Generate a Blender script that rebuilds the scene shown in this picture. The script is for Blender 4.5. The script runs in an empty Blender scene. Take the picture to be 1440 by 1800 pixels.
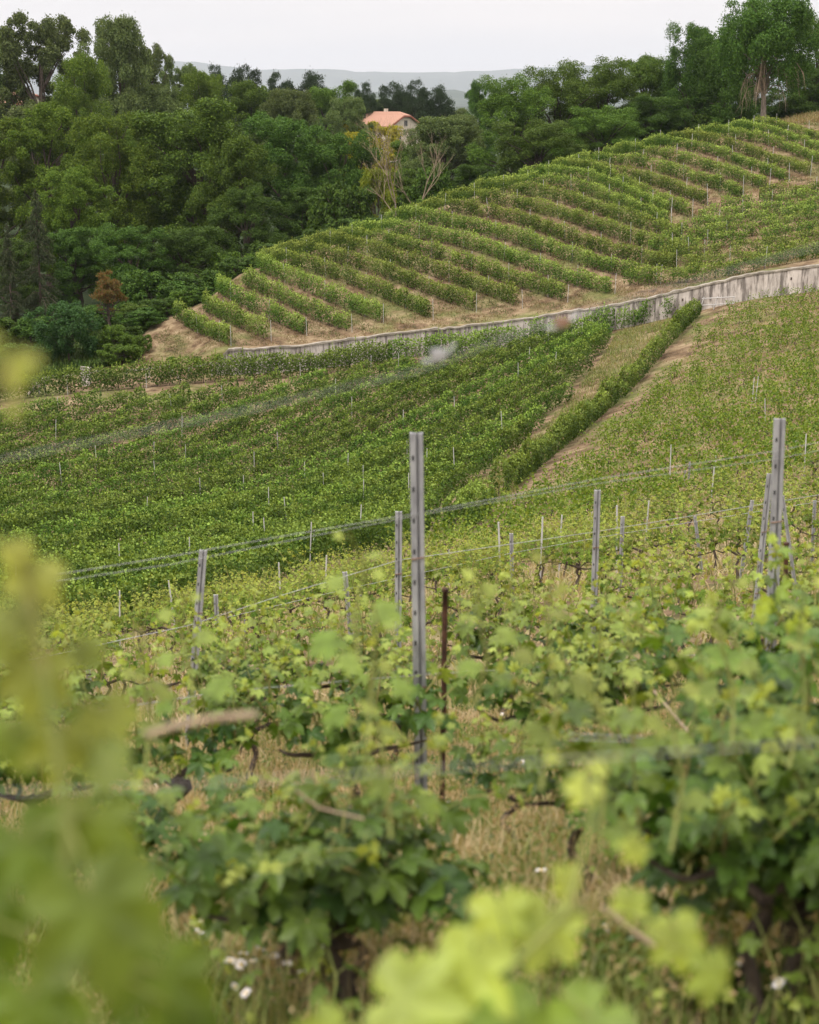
import bpy, math, random
import numpy as np
from mathutils import Vector, Matrix
R = math.radians
# ------------------------------------------------------------------ camera, sky, sun, exposure
P = R(13.5); EZ = 1.6; CP, SP = math.cos(P), math.sin(P)
C = bpy.context.scene.collection
scn = bpy.context.scene
cam_d = bpy.data.cameras.new('camera'); cam = bpy.data.objects.new('camera', cam_d); C.objects.link(cam)
cam.location = (0, 0, EZ); cam.rotation_euler = (R(90) - P, 0, 0)
cam_d.sensor_fit = 'HORIZONTAL'; cam_d.sensor_width = 24; cam_d.lens = 50
cam_d.clip_start = 0.05; cam_d.clip_end = 60000
cam_d.dof.use_dof = True; cam_d.dof.focus_distance = 62; cam_d.dof.aperture_fstop = 2.9; cam_d.dof.aperture_blades = 9
scn.camera = cam
SUN_EL, SUN_AZ = R(58), R(222)          # azimuth measured clockwise from +Y
w = bpy.data.worlds.new('World'); scn.world = w; w.use_nodes = True
nt = w.node_tree; nt.nodes.clear()
out = nt.nodes.new('ShaderNodeOutputWorld'); bg = nt.nodes.new('ShaderNodeBackground'); bg2 = nt.nodes.new('ShaderNodeBackground')
sky = nt.nodes.new('ShaderNodeTexSky'); sky.sky_type = 'NISHITA'; sky.sun_disc = False
sky.sun_elevation = SUN_EL; sky.sun_rotation = SUN_AZ; sky.dust_density = 3
bg.inputs['Strength'].default_value = 0.08
tc = nt.nodes.new('ShaderNodeTexCoord'); mp = nt.nodes.new('ShaderNodeMapping'); mp.inputs['Scale'].default_value = (1.2, 1.2, 9)
nz = nt.nodes.new('ShaderNodeTexNoise'); nz.inputs['Scale'].default_value = 3.5; nz.inputs['Detail'].default_value = 5
rp = nt.nodes.new('ShaderNodeValToRGB')
rp.color_ramp.elements[0].position = .35; rp.color_ramp.elements[0].color = (.88, .84, .835, 1)
rp.color_ramp.elements[1].position = .65; rp.color_ramp.elements[1].color = (.96, .895, .865, 1)
mx = nt.nodes.new('ShaderNodeMixShader'); mx.inputs[0].default_value = 0.93
L = nt.links.new
L(tc.outputs['Generated'], mp.inputs['Vector']); L(mp.outputs[0], nz.inputs['Vector']); L(nz.outputs['Fac'], rp.inputs[0])
sx = nt.nodes.new('ShaderNodeSeparateXYZ'); zr = nt.nodes.new('ShaderNodeMapRange'); zr.inputs['From Min'].default_value = .12; zr.inputs['From Max'].default_value = .95; zr.inputs['To Min'].default_value = 1.0; zr.inputs['To Max'].default_value = 2.7
L(tc.outputs['Generated'], sx.inputs[0]); L(sx.outputs['Z'], zr.inputs[0]); L(zr.outputs[0], bg2.inputs['Strength'])
L(rp.outputs[0], bg2.inputs['Color'])
L(sky.outputs[0], bg.inputs['Color']); L(bg.outputs[0], mx.inputs[1]); L(bg2.outputs[0], mx.inputs[2]); L(mx.outputs[0], out.inputs['Surface'])
sd = bpy.data.lights.new('sun', 'SUN'); sd.energy = 2.0; sd.angle = R(9); sd.color = (1, .95, .86)
so = bpy.data.objects.new('sun', sd); C.objects.link(so)
sv = Vector((math.sin(SUN_AZ) * math.cos(SUN_EL), math.cos(SUN_AZ) * math.cos(SUN_EL), math.sin(SUN_EL)))
so.rotation_euler = sv.to_track_quat('Z', 'Y').to_euler()
scn.view_settings.view_transform = 'Standard'; scn.view_settings.look = 'None'
scn.view_settings.exposure = 0.2; scn.view_settings.gamma = 1.0
cy = scn.cycles
cy.max_bounces = 6; cy.diffuse_bounces = 2; cy.glossy_bounces = 1; cy.transmission_bounces = 3; cy.transparent_max_bounces = 4; cy.volume_bounces = 0
cy.use_denoising = True; cy.use_adaptive_sampling = True; cy.adaptive_threshold = 0.01
cy.caustics_reflective = False; cy.caustics_refractive = False

rng = np.random.default_rng(11); random.seed(5)
# ------------------------------------------------------------------ terrain
def W(px, py, Y):
    u = (px - 720) / 3000.; v = (900 - py) / 3000.; t = Y / (CP + v * SP)
    return (u * t, Y, EZ + (v * CP - SP) * t)
def proj(x, y, z):
    z = z - EZ; f = y * CP - z * SP; up = y * SP + z * CP
    return 720 + 3000 * x / f, 900 - 3000 * up / f
WALL = [(405,622,135),(700,592,137),(1000,555,138),(1230,510,132),(1440,475,127)]
WP = [W(*c) for c in WALL]
WX = np.array([-60] + [p[0] for p in WP] + [60.]); WY = np.array([133.] + [p[1] for p in WP] + [118.])
def wall_y(x): return np.interp(x, WX, WY)
def sstep(a, b, x):
    t = np.clip((np.asarray(x, float) - a) / (b - a), 0, 1); return t * t * (3 - 2 * t)
def wall_h(x): return 1.75 * sstep(-19, -14.5, x)
LOW = [(60,705,128),(60,760,118),(60,860,104),(60,960,84),(60,1060,60),(60,1140,44),
(400,655,134.8),(400,700,126),(400,800,113),(400,900,95),(400,1000,70),(400,1070,50),
(700,626,136.8),(700,700,122),(700,800,105),(700,900,80),(720,968,55),
(1000,590,137.8),(1230,541,131.8),(1050,700,109),(900,840,84),(800,930,66),
(1440,506,126.8),(1330,523,129.3),(1300,572,118),(1440,600,104),(1300,700,88),(1440,700,78),(1300,800,66),(1440,800,55),(1200,850,62),(1100,900,56),(1300,900,44),(1440,900,38),
(1000,950,48),(1100,1000,34),(1400,1000,25),(900,1030,32),(720,1090,24),(380,1190,21),(150,1190,25),(1046,1180,16.5),(1365,1320,9.6),(735,1472,8.),(1440,1140,16)]
HI = [(500,590,140),(700,540,144.5),(700,470,153),(900,500,146.5),(900,430,155),(900,372,162),(1100,480,144),(1100,400,154),(1100,330,165),
(1300,430,147),(1440,440,139),(1440,350,153),(1300,310,167),(1440,290,168),(230,622,142),(300,595,143),
(309,561,146),(383,514,150),(456,476,154),(529,450,157),(640,421,160.5),(700,406,162),(769,371,164),(822,353,166),(874,336,168),(940,316,170),(1009,294,173),(1107,267,176),(1218,243,179),(1315,226,182),(1440,214,186)] + [(c[0], c[1], c[2] + .2) for c in WALL]
XY = []; ZZ = []
for c in LOW: p = W(*c); XY.append(p[:2]); ZZ.append(p[2])
for c in HI: p = W(*c); XY.append(p[:2]); ZZ.append(p[2] - float(wall_h(p[0])))
for x, y, z in [(0,0,0),(0,2,-.35),(0,4,-.78),(0,5.5,-1.15),(-2,0,-.3),(2,0,.3),(2,5,-.75),(-2,5,-1.35),(-5,10,-2.9),(5,10,-1.8),(0,-12,3),(-10,-5,-.5),(10,-5,2),
 (-60,150,-20),(-60,230,-19),(-20,230,-18),(10,250,-16),(30,280,-13),(60,250,-3.5),(90,230,-2),(-45,100,-25),(-45,60,-20),(-30,30,-12),(80,130,-8),(60,60,-6),(40,30,-3),(0,330,-16),(80,330,-10),(-80,330,-14),(50,225,-2.4),(30,212,-8.5),
 (-30,163,-20.5),(-22,172,-20),(-8,182,-18),(6,190,-15.5),(18,197,-12.5),(30,198,-7.5),(40,205,-3.2),(52,205,-1.0),(-38,175,-20.5)]:
    XY.append((x, y)); ZZ.append(z)
XY = np.array(XY); ZZ = np.array(ZZ)
def phi(r2): return 0.5 * r2 * np.log(r2 + 1e-9)
NC = len(XY); D2 = ((XY[:, None] - XY[None]) ** 2).sum(-1)
A_ = np.zeros((NC + 3, NC + 3)); A_[:NC, :NC] = phi(D2) + np.diag(np.minimum(30, 0.02 + XY[:, 1].clip(0) * 0.12))
A_[:NC, NC] = 1; A_[:NC, NC + 1:] = XY; A_[NC, :NC] = 1; A_[NC + 1:, :NC] = XY.T
SOL = np.linalg.solve(A_, np.concatenate([ZZ, np.zeros(3)]))
def base_z(x, y):
    x = np.asarray(x, float); y = np.asarray(y, float)
    m = 45 + .2 * np.clip(y, 0, 400); qx = np.clip(x, -m, m); qy = np.clip(y, -20, 340)
    sh = qx.shape; q = np.stack([qx.ravel(), qy.ravel()], 1); o = np.empty(len(q))
    for i in range(0, len(q), 20000):
        b = q[i:i + 20000]; d = ((b[:, None] - XY[None]) ** 2).sum(-1)
        o[i:i + 20000] = phi(d) @ SOL[:NC] + SOL[NC] + b @ SOL[NC + 1:]
    k = sstep(260, 420, y)
    return o.reshape(sh) * (1 - k) + (-15) * k
def Z(x, y):
    x = np.asarray(x, float); y = np.asarray(y, float)
    return base_z(x, y) + np.where(y > wall_y(x), wall_h(x) * (1 - sstep(260, 420, y)), 0)
def z1(x, y): return float(Z(np.array([x]), np.array([y]))[0])
YS_ = np.concatenate([np.linspace(2, 30, 200), np.linspace(30, 260, 900)])
def hit(px, py, ymin=2):
    """the first ground point seen along the line through a point of the view"""
    u = (px - 720) / 3000.; v = (900 - py) / 3000.; t = YS_ / (CP + v * SP)
    X = u * t; zz = EZ + (v * CP - SP) * t; g = Z(X, YS_)
    k = np.nonzero((zz < g) & (YS_ > ymin))[0]
    if len(k) == 0: return None
    i = k[0]; return (X[i], YS_[i], g[i])
# ------------------------------------------------------------------ mesh helpers
class MB:
    def __init__(s): s.V = []; s.F = []; s.n = 0
    def add(s, V, Fc, mat=0, tint=0.0, smooth=False):
        V = np.asarray(V, np.float32); Fc = np.asarray(Fc, np.int32)
        if len(V) == 0: return s
        s.V.append(V); s.F.append((Fc + s.n, mat, np.broadcast_to(np.asarray(tint, np.float32), (len(Fc),)), smooth)); s.n += len(V); return s
    def mesh(s, name, mats):
        me = bpy.data.meshes.new(name)
        V = np.concatenate(s.V); me.vertices.add(len(V)); me.vertices.foreach_set('co', V.ravel())
        lt = np.concatenate([np.full(len(f), f.shape[1], np.int32) for f, *_ in s.F])
        ls = np.concatenate([[0], np.cumsum(lt)[:-1]]).astype(np.int32)
        lv = np.concatenate([f.ravel() for f, *_ in s.F]).astype(np.int32)
        me.loops.add(len(lv)); me.loops.foreach_set('vertex_index', lv)
        me.polygons.add(len(lt)); me.polygons.foreach_set('loop_start', ls)
        me.polygons.foreach_set('material_index', np.concatenate([np.full(len(f), m, np.int32) for f, m, *_ in s.F]))
        me.polygons.foreach_set('use_smooth', np.concatenate([np.full(len(f), sm, bool) for f, m, t, sm in s.F]))
        a = me.attributes.new('tint', 'FLOAT', 'FACE'); a.data.foreach_set('value', np.concatenate([t for f, m, t, sm in s.F]).astype(np.float32))
        for m in mats: me.materials.append(m)
        me.update(calc_edges=True); return me
    def obj(s, name, mats, parent=None, loc=None, **kw):
        o = bpy.data.objects.new(name, s.mesh(name, mats)); C.objects.link(o)
        if parent: o.parent = parent
        if loc is not None: o.location = loc
        tag(o, **kw); return o
def tag(o, label=None, cat=None, group=None, kind=None):
    if label: o['label'] = label
    if cat: o['category'] = cat
    if group: o['group'] = group
    if kind: o['kind'] = kind
    return o
def empty(name, loc, label, cat, group=None, rz=0, sc=1):
    o = bpy.data.objects.new(name, None); C.objects.link(o); o.location = loc; o.rotation_euler = (0, 0, rz)
    o.scale = (sc, sc, sc) if not hasattr(sc, '__len__') else sc; o.empty_display_size = .2
    return tag(o, label, cat, group)
def copy_tree(o, parent=None):
    c = o.copy(); C.objects.link(c); c.parent = parent
    for ch in list(KIDS.get(o.name, [])): copy_tree(ch, c)
    return c
KIDS = {}
def kid(parent, child): KIDS.setdefault(parent.name, []).append(child); return child
def nrm(a): return a / (np.linalg.norm(a, axis=-1, keepdims=True) + 1e-9)
def tube(pts, rad, n=6, cap=True):
    pts = np.asarray(pts, float); k = len(pts); rad = np.broadcast_to(rad, (k,))
    t = nrm(np.gradient(pts, axis=0)); ref = np.array([0, 0, 1.]) if abs(t[0][2]) < .9 else np.array([1., 0, 0])
    V = []
    for i in range(k):
        a = nrm(np.cross(t[i], ref)); b = np.cross(t[i], a)
        an = np.arange(n) * 2 * math.pi / n
        V.append(pts[i] + rad[i] * (np.cos(an)[:, None] * a + np.sin(an)[:, None] * b))
    V = np.concatenate(V); Fc = []
    for i in range(k - 1):
        for j in range(n): Fc.append((i * n + j, i * n + (j + 1) % n, (i + 1) * n + (j + 1) % n, (i + 1) * n + j))
    if cap:
        V = np.concatenate([V, pts[:1], pts[-1:]]); a, b = k * n, k * n + 1
        for j in range(0, n):
            Fc.append((a, (j + 1) % n, j, j)) if False else None
        # caps as quads fanned on the ring
        for j in range(0, n - 2, 2):
            Fc.append((0, j + 1, j + 2, (j + 3) % n if j + 3 < n else 0)) if j + 3 < n else None
            q = (k - 1) * n
            if j + 3 < n: Fc.append((q, q + j + 3, q + j + 2, q + j + 1))
    return V, np.array(Fc)
def box(x0, x1, y0, y1, z0, z1_):
    V = [(x0,y0,z0),(x1,y0,z0),(x1,y1,z0),(x0,y1,z0),(x0,y0,z1_),(x1,y0,z1_),(x1,y1,z1_),(x0,y1,z1_)]
    return np.array(V, float), np.array([(0,3,2,1),(4,5,6,7),(0,1,5,4),(1,2,6,5),(2,3,7,6),(3,0,4,7)])
def beam(a, b, wx, wz):
    """a squared bar from a to b"""
    a = np.array(a, float); b = np.array(b, float); t = nrm(b - a); s = nrm(np.cross(t, [0, 0, 1.]) if abs(t[2]) < .95 else np.array([1., 0, 0])); u = np.cross(s, t)
    V = [p + i * s * wx / 2 + j * u * wz / 2 for p in (a, b) for i, j in ((-1,-1),(1,-1),(1,1),(-1,1))]
    return np.array(V), np.array([(0,3,2,1),(4,5,6,7),(0,1,5,4),(1,2,6,5),(2,3,7,6),(3,0,4,7)])
def kites(c, d, n, Ls, Wd, fold=.12):
    """leaf-shaped quads: centre, long axis, normal, length, width"""
    d = nrm(d); s = nrm(np.cross(d, n)); n = np.cross(s, d); Ls = np.broadcast_to(Ls, (len(c),))[:, None]; Wd = np.broadcast_to(Wd, (len(c),))[:, None]
    V = np.stack([c - d * Ls / 2, c + s * Wd / 2 + n * Wd * fold, c + d * Ls / 2 - n * Ls * .12, c - s * Wd / 2 + n * Wd * fold], 1).reshape(-1, 3)
    return V, np.arange(len(c) * 4).reshape(-1, 4)
def stamp(T, TF, c, d, n, size):
    """copies of a small leaf template T (x across, y along, z up)"""
    d = nrm(d); s = nrm(np.cross(d, n)); n = np.cross(s, d); size = np.broadcast_to(size, (len(c),))[:, None, None]
    V = c[:, None] + size * (T[None, :, :1] * s[:, None] + T[None, :, 1:2] * d[:, None] + T[None, :, 2:] * n[:, None])
    Fc = (TF[None] + (np.arange(len(c)) * len(T))[:, None, None]).reshape(-1, TF.shape[1])
    return V.reshape(-1, 3), Fc
def rdir(n, up=0.):
    v = rng.normal(size=(n, 3)); v[:, 2] += up; return nrm(v)
# lobed vine leaf, fine and coarse
def leaf_template(fine=True, curl=.28, seed=0):
    r_ = np.random.default_rng(seed)
    key = [(0,1.),(14,.80),(22,.72),(29,.55),(38,.76),(52,.92),(64,.74),(76,.70),(84,.50),(96,.66),(112,.70),(128,.60),(150,.50),(168,.38),(180,.10)] if fine else \
          [(0,1.),(28,.56),(52,.90),(82,.52),(112,.70),(150,.50),(180,.12)]
    ang = [a for a, r in key] + [-a for a, r in key[1:-1]][::-1]; rr = [r for a, r in key] + [r for a, r in key[1:-1]][::-1]
    ang = np.radians(ang); rr = np.array(rr) * (1 + r_.normal(size=len(rr)) * .03)
    o = np.stack([np.sin(ang) * rr, np.cos(ang) * rr], 1); n = len(o); vein = .07 * np.cos(ang * 6.5)
    def zz(q, k): r2 = (q ** 2).sum(1); return -curl * r2 * .7 + .10 * np.abs(q[:, 0]) - vein * k + .05 * np.sin(q[:, 0] * 5 + seed) * np.sqrt(r2)
    if fine:
        m = o * .52; V = np.concatenate([[[0, 0, 0]], np.c_[m, zz(m, .5)], np.c_[o, zz(o, 1)]])
        Fc = [(0, 1 + i, 1 + (i + 1) % n) for i in range(n)]
        for i in range(n):
            j = (i + 1) % n; Fc += [(1 + i, 1 + n + i, 1 + n + j), (1 + i, 1 + n + j, 1 + j)]
    else:
        V = np.concatenate([[[0, 0, 0]], np.c_[o, zz(o, 1)]]); Fc = [(0, 1 + i, 1 + (i + 1) % n) for i in range(n)]
    return V, np.array(Fc)[:, ::-1]
# ------------------------------------------------------------------ materials
def new_mat(name):
    m = bpy.data.materials.new(name); m.use_nodes = True; t = m.node_tree; t.nodes.clear()
    return m, t, t.nodes.new('ShaderNodeOutputMaterial')
def leaf_mat(name, a, b, young=None, trans=.35, rough=.55, spec=.16, bump=0):
    m, t, o = new_mat(name); N = t.nodes.new; l = t.links.new
    g = N('ShaderNodeNewGeometry'); r = N('ShaderNodeValToRGB'); r.color_ramp.elements[0].color = (*a, 1); r.color_ramp.elements[1].color = (*b, 1)
    l(g.outputs['Random Per Island'], r.inputs[0]); col = r.outputs[0]
    oi = N('ShaderNodeObjectInfo'); hs = N('ShaderNodeHueSaturation')
    mr = N('ShaderNodeMapRange'); mr.inputs['To Min'].default_value = .82; mr.inputs['To Max'].default_value = 1.18; l(oi.outputs['Random'], mr.inputs[0]); l(mr.outputs[0], hs.inputs['Value'])
    mh = N('ShaderNodeMapRange'); mh.inputs['To Min'].default_value = .49; mh.inputs['To Max'].default_value = .51; l(oi.outputs['Random'], mh.inputs[0]); l(mh.outputs[0], hs.inputs['Hue'])
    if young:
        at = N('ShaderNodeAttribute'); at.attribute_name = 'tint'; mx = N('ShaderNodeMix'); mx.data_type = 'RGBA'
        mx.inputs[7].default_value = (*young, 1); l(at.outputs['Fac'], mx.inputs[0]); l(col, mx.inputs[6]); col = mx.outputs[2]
    l(col, hs.inputs['Color']); col = hs.outputs[0]
    b_ = N('ShaderNodeBsdfPrincipled'); b_.inputs['Roughness'].default_value = rough; b_.inputs['Specular IOR Level'].default_value = spec; l(col, b_.inputs['Base Color'])
    tr = N('ShaderNodeBsdfTranslucent'); hv = N('ShaderNodeMix'); hv.data_type = 'RGBA'; hv.blend_type = 'MULTIPLY'; hv.inputs[0].default_value = 1; hv.inputs[7].default_value = (1.5, 1.35, .55, 1)
    l(col, hv.inputs[6]); l(hv.outputs[2], tr.inputs['Color'])
    if bump:
        n2 = N('ShaderNodeTexNoise'); n2.inputs['Scale'].default_value = 22; n2.inputs['Detail'].default_value = 4; l(N('ShaderNodeTexCoord').outputs['Object'], n2.inputs['Vector']); m3 = N('ShaderNodeMapRange'); m3.inputs['From Min'].default_value = .3; m3.inputs['From Max'].default_value = .7; m3.inputs['To Min'].default_value = .7; m3.inputs['To Max'].default_value = 1.3; l(n2.outputs['Fac'], m3.inputs[0]); h2 = N('ShaderNodeHueSaturation'); l(m3.outputs[0], h2.inputs['Value']); l(col, h2.inputs['Color']); l(h2.outputs[0], b_.inputs['Base Color']); l(h2.outputs[0], hv.inputs[6])
        nz = N('ShaderNodeTexNoise'); nz.inputs['Scale'].default_value = bump; bp = N('ShaderNodeBump'); bp.inputs['Strength'].default_value = .4; bp.inputs['Distance'].default_value = .004
        l(nz.outputs['Fac'], bp.inputs['Height']); l(bp.outputs[0], b_.inputs['Normal'])
    s = N('ShaderNodeMixShader'); s.inputs[0].default_value = trans; l(b_.outputs[0], s.inputs[1]); l(tr.outputs[0], s.inputs[2]); l(s.outputs[0], o.inputs['Surface'])
    return m
def noise_mat(name, cols, scale=5, detail=8, rough=.9, bump=.3, stretch=(1, 1, 1), pos=None, bdist=.02, coord='Object', metal=0):
    m, t, o = new_mat(name); N = t.nodes.new; l = t.links.new
    tc = N('ShaderNodeTexCoord'); mp = N('ShaderNodeMapping'); mp.inputs['Scale'].default_value = stretch; l(tc.outputs[coord], mp.inputs[0])
    nz = N('ShaderNodeTexNoise'); nz.inputs['Scale'].default_value = scale; nz.inputs['Detail'].default_value = detail; nz.inputs['Roughness'].default_value = .65; l(mp.outputs[0], nz.inputs['Vector'])
    r = N('ShaderNodeValToRGB'); e = r.color_ramp.elements
    pos = pos or [.3 + .4 * i / (len(cols) - 1) for i in range(len(cols))]
    e[0].position, e[0].color = pos[0], (*cols[0], 1); e[1].position, e[1].color = pos[-1], (*cols[-1], 1)
    for p_, c_ in zip(pos[1:-1], cols[1:-1]): x = e.new(p_); x.color = (*c_, 1)
    l(nz.outputs['Fac'], r.inputs[0]); b_ = N('ShaderNodeBsdfPrincipled'); b_.inputs['Roughness'].default_value = rough; b_.inputs['Specular IOR Level'].default_value = .25; b_.inputs['Metallic'].default_value = metal
    l(r.outputs[0], b_.inputs['Base Color'])
    if bump:
        bp = N('ShaderNodeBump'); bp.inputs['Strength'].default_value = bump; bp.inputs['Distance'].default_value = bdist; l(nz.outputs['Fac'], bp.inputs['Height']); l(bp.outputs[0], b_.inputs['Normal'])
    l(b_.outputs[0], o.inputs['Surface']); return m
M = {}
M['vine_far'] = leaf_mat('vine_leaf', (.026,.066,.008), (.098,.165,.018), (.34,.42,.09), .22)
M['vine_dense'] = leaf_mat('dense_vine_leaf', (.026,.066,.008), (.094,.162,.018), (.29,.40,.075), .22)
M['vine_sparse'] = leaf_mat('pale_vine_leaf', (.055,.11,.013), (.165,.235,.026), (.35,.39,.08), .3)
M['vine_near'] = leaf_mat('near_vine_leaf', (.036,.088,.016), (.11,.18,.024), (.31,.375,.075), .38, .4, .3, 60)
M['vine_close'] = leaf_mat('close_vine_leaf', (.05,.12,.014), (.13,.22,.026), (.37,.42,.10), .45, .4, .3, 60)
M['shoot'] = noise_mat('green_cane', [(.12,.17,.04), (.22,.24,.07), (.22,.13,.06)], 8)
M['bark'] = noise_mat('bark', [(.03,.022,.016), (.08,.06,.045), (.13,.105,.085)], 14, stretch=(1, 1, .3), bdist=.05, bump=.8)
M['pale_bark'] = noise_mat('pale_bark', [(.14,.11,.085), (.27,.22,.175), (.36,.31,.26)], 4, stretch=(1, 1, .25), bump=.6)
M['dead'] = noise_mat('dead_branch', [(.20,.145,.095), (.33,.26,.18)], 3)
M['t_mid'] = leaf_mat('leaf_mid', (.038,.088,.011), (.13,.21,.024), None, .2)
M['t_dark'] = leaf_mat('leaf_dark', (.027,.068,.010), (.092,.16,.021), None, .2)
M['t_light'] = leaf_mat('leaf_light', (.045,.095,.010), (.15,.215,.023), None, .24)
M['t_grey'] = leaf_mat('leaf_grey', (.055,.09,.027), (.16,.21,.064), None, .25)
M['t_yellow'] = leaf_mat('leaf_yellow', (.20,.21,.02), (.40,.35,.04), None, .4)
M['t_yg'] = leaf_mat('leaf_yellow_green', (.10,.15,.015), (.24,.27,.035), None, .38)
M['t_blue'] = leaf_mat('leaf_bluish', (.03,.085,.025), (.07,.16,.045), None, .3)
M['t_pine'] = leaf_mat('needle', (.018,.036,.015), (.045,.075,.028), None, .1)
M['t_spruce'] = leaf_mat('spruce_needle', (.03,.05,.022), (.07,.085,.035), None, .12)
M['t_red'] = leaf_mat('reddish_needle', (.09,.12,.03), (.24,.12,.055), None, .25)
# ground: one look per use, all from the same soil and dry grass
def ground_mat():
    m, t, o = new_mat('ground'); N = t.nodes.new; l = t.links.new
    tc = N('ShaderNodeTexCoord')
    def noise(s, d=8, st=None):
        n = N('ShaderNodeTexNoise'); n.inputs['Scale'].default_value = s; n.inputs['Detail'].default_value = d; n.inputs['Roughness'].default_value = .6
        l(tc.outputs['Object'], n.inputs['Vector']); return n.outputs['Fac']
    def ramp(f, stops):
        r = N('ShaderNodeValToRGB'); e = r.color_ramp.elements; e[0].position, e[0].color = stops[0][0], (*stops[0][1], 1); e[1].position, e[1].color = stops[-1][0], (*stops[-1][1], 1)
        for p_, c_ in stops[1:-1]: x = e.new(p_); x.color = (*c_, 1)
        l(f, r.inputs[0]); return r.outputs[0]
    soil = ramp(noise(.9), [(.34, (.07,.048,.03)), (.46, (.15,.10,.06)), (.54, (.205,.148,.088)), (.66, (.29,.22,.135))])
    green = ramp(noise(2.2), [(.35, (.06,.09,.02)), (.65, (.17,.18,.06))])
    f = ramp(noise(.22, 5), [(.47, (0,0,0)), (.62, (.75,.75,.75))])
    mx = N('ShaderNodeMix'); mx.data_type = 'RGBA'; l(f, mx.inputs[0]); l(soil, mx.inputs[6]); l(green, mx.inputs[7])
    at = N('ShaderNodeAttribute'); at.attribute_name = 'tint'   # 1 = far woodland floor and plain, covered by green growth
    m2 = N('ShaderNodeMix'); m2.data_type = 'RGBA'; l(at.outputs['Fac'], m2.inputs[0]); l(mx.outputs[2], m2.inputs[6]); m2.inputs[7].default_value = (.03,.045,.018,1)
    b_ = N('ShaderNodeBsdfPrincipled'); b_.inputs['Roughness'].default_value = 1; b_.inputs['Specular IOR Level'].default_value = .1; l(m2.outputs[2], b_.inputs['Base Color'])
    bp = N('ShaderNodeBump'); bp.inputs['Strength'].default_value = .7; bp.inputs['Distance'].default_value = .12; l(noise(3.5, 10), bp.inputs['Height']); l(bp.outputs[0], b_.inputs['Normal'])
    l(b_.outputs[0], o.inputs['Surface']); return m
M['ground'] = ground_mat()
# ------------------------------------------------------------------ ground sheet
def build_ground():
    u = np.linspace(-1, 1, 181); u = np.sign(u) * (0.55 * np.abs(u) + .45 * np.abs(u) ** 3)
    wy0 = 134.; g = np.linspace(0, 1, 131); g = g ** 1.25; near = -25 + (wy0 + 25) * g
    far = wy0 + np.concatenate([np.linspace(0, 130, 75), np.linspace(130, 400, 22)[1:], np.geomspace(400, 26500, 15)[1:]])
    V = []; tint = []
    for j, y in enumerate(near):
        x = u * (30 + .8 * max(y, 0)); Y = -25 + (wall_y(x) + 25) * g[j]
        V.append(np.c_[x, Y, base_z(x, Y)])
    for j, y in enumerate(far):
        x = u * (30 + .8 * y); Y = wall_y(x) + (y - wy0)
        zt = base_z(x, Y) + wall_h(x) * (1 - sstep(260, 420, Y)); V.append(np.c_[x, Y, zt])
    V = np.stack(V); nj, ni = V.shape[:2]; idx = np.arange(nj * ni).reshape(nj, ni)
    Fc = np.stack([idx[:-1, :-1], idx[:-1, 1:], idx[1:, 1:], idx[1:, :-1]], -1).reshape(-1, 4)
    cx = V[:-1, :-1].reshape(-1, 3)
    rid = np.interp(cx[:, 0], [-30, -20, -16.6, -9.9, -1.1, 5.6, 12.3, 22, 30, 42, 60], [132, 148, 152, 159, 164, 168, 172, 179, 183, 200, 206])
    t = sstep(0, 3, cx[:, 1] - rid)
    MB().add(V.reshape(-1, 3), Fc, 0, t, True).obj('ground', [M['ground']], kind='structure')
build_ground()
# distant hills
def hill(Y, prof, depth, mat, seed):
    r_ = np.random.default_rng(seed); xs = np.linspace(-.45, .45, 160); pxs = 720 + 3000 * xs
    top = np.interp(pxs, [p[0] for p in prof], [p[1] for p in prof]); top = top + np.convolve(r_.normal(size=170), np.ones(11) / 11, 'valid') * 3 + r_.normal(size=160) * .5
    rows = []
    for k, (dy, f) in enumerate([(-depth, 0), (-depth * .6, .35), (-depth * .3, .72), (0, 1), (depth * .5, .6), (depth, 0)]):
        h = np.array([W(720, t, Y)[2] for t in top]); h = np.maximum(h + 15, 5) * f * (1 + (r_.normal(size=160) * .05 if f not in (0, 1) else 0)) - 15.5
        rows.append(np.c_[xs * Y, np.full(160, Y + dy), h])
    V = np.stack(rows); idx = np.arange(6 * 160).reshape(6, 160)
    MB().add(V.reshape(-1, 3), np.stack([idx[:-1, :-1], idx[:-1, 1:], idx[1:, 1:], idx[1:, :-1]], -1).reshape(-1, 4), 0, 0, True).obj('hills', [mat], kind='structure')
M['far_wood'] = noise_mat('far_woodland', [(.015,.03,.022), (.03,.05,.03), (.06,.08,.05)], .004, bump=0)
hill(23000, [(-700,118),(270,106),(360,110),(450,122),(580,121),(640,127),(740,127),(860,124),(960,118),(1060,113),(1200,108),(2200,112)], 3500, M['far_wood'], 1)
hill(9000, [(-700,165),(600,166),(700,160),(800,158),(840,168),(2200,165)], 1500, M['far_wood'], 2)
# ------------------------------------------------------------------ haze
def build_haze():
    V, Fc = box(-13000, 13000, -60, 27000, -60, 720)
    m, t, o = new_mat('haze'); pv = t.nodes.new('ShaderNodeVolumePrincipled'); pv.inputs['Color'].default_value = (.85, .915, 1, 1); pv.inputs['Density'].default_value = HAZE
    pv.inputs['Anisotropy'].default_value = .2
    t.links.new(pv.outputs[0], o.inputs['Volume']); MB().add(V, Fc).obj('haze', [m], kind='stuff')
HAZE = 4.5e-5
build_haze()
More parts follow.
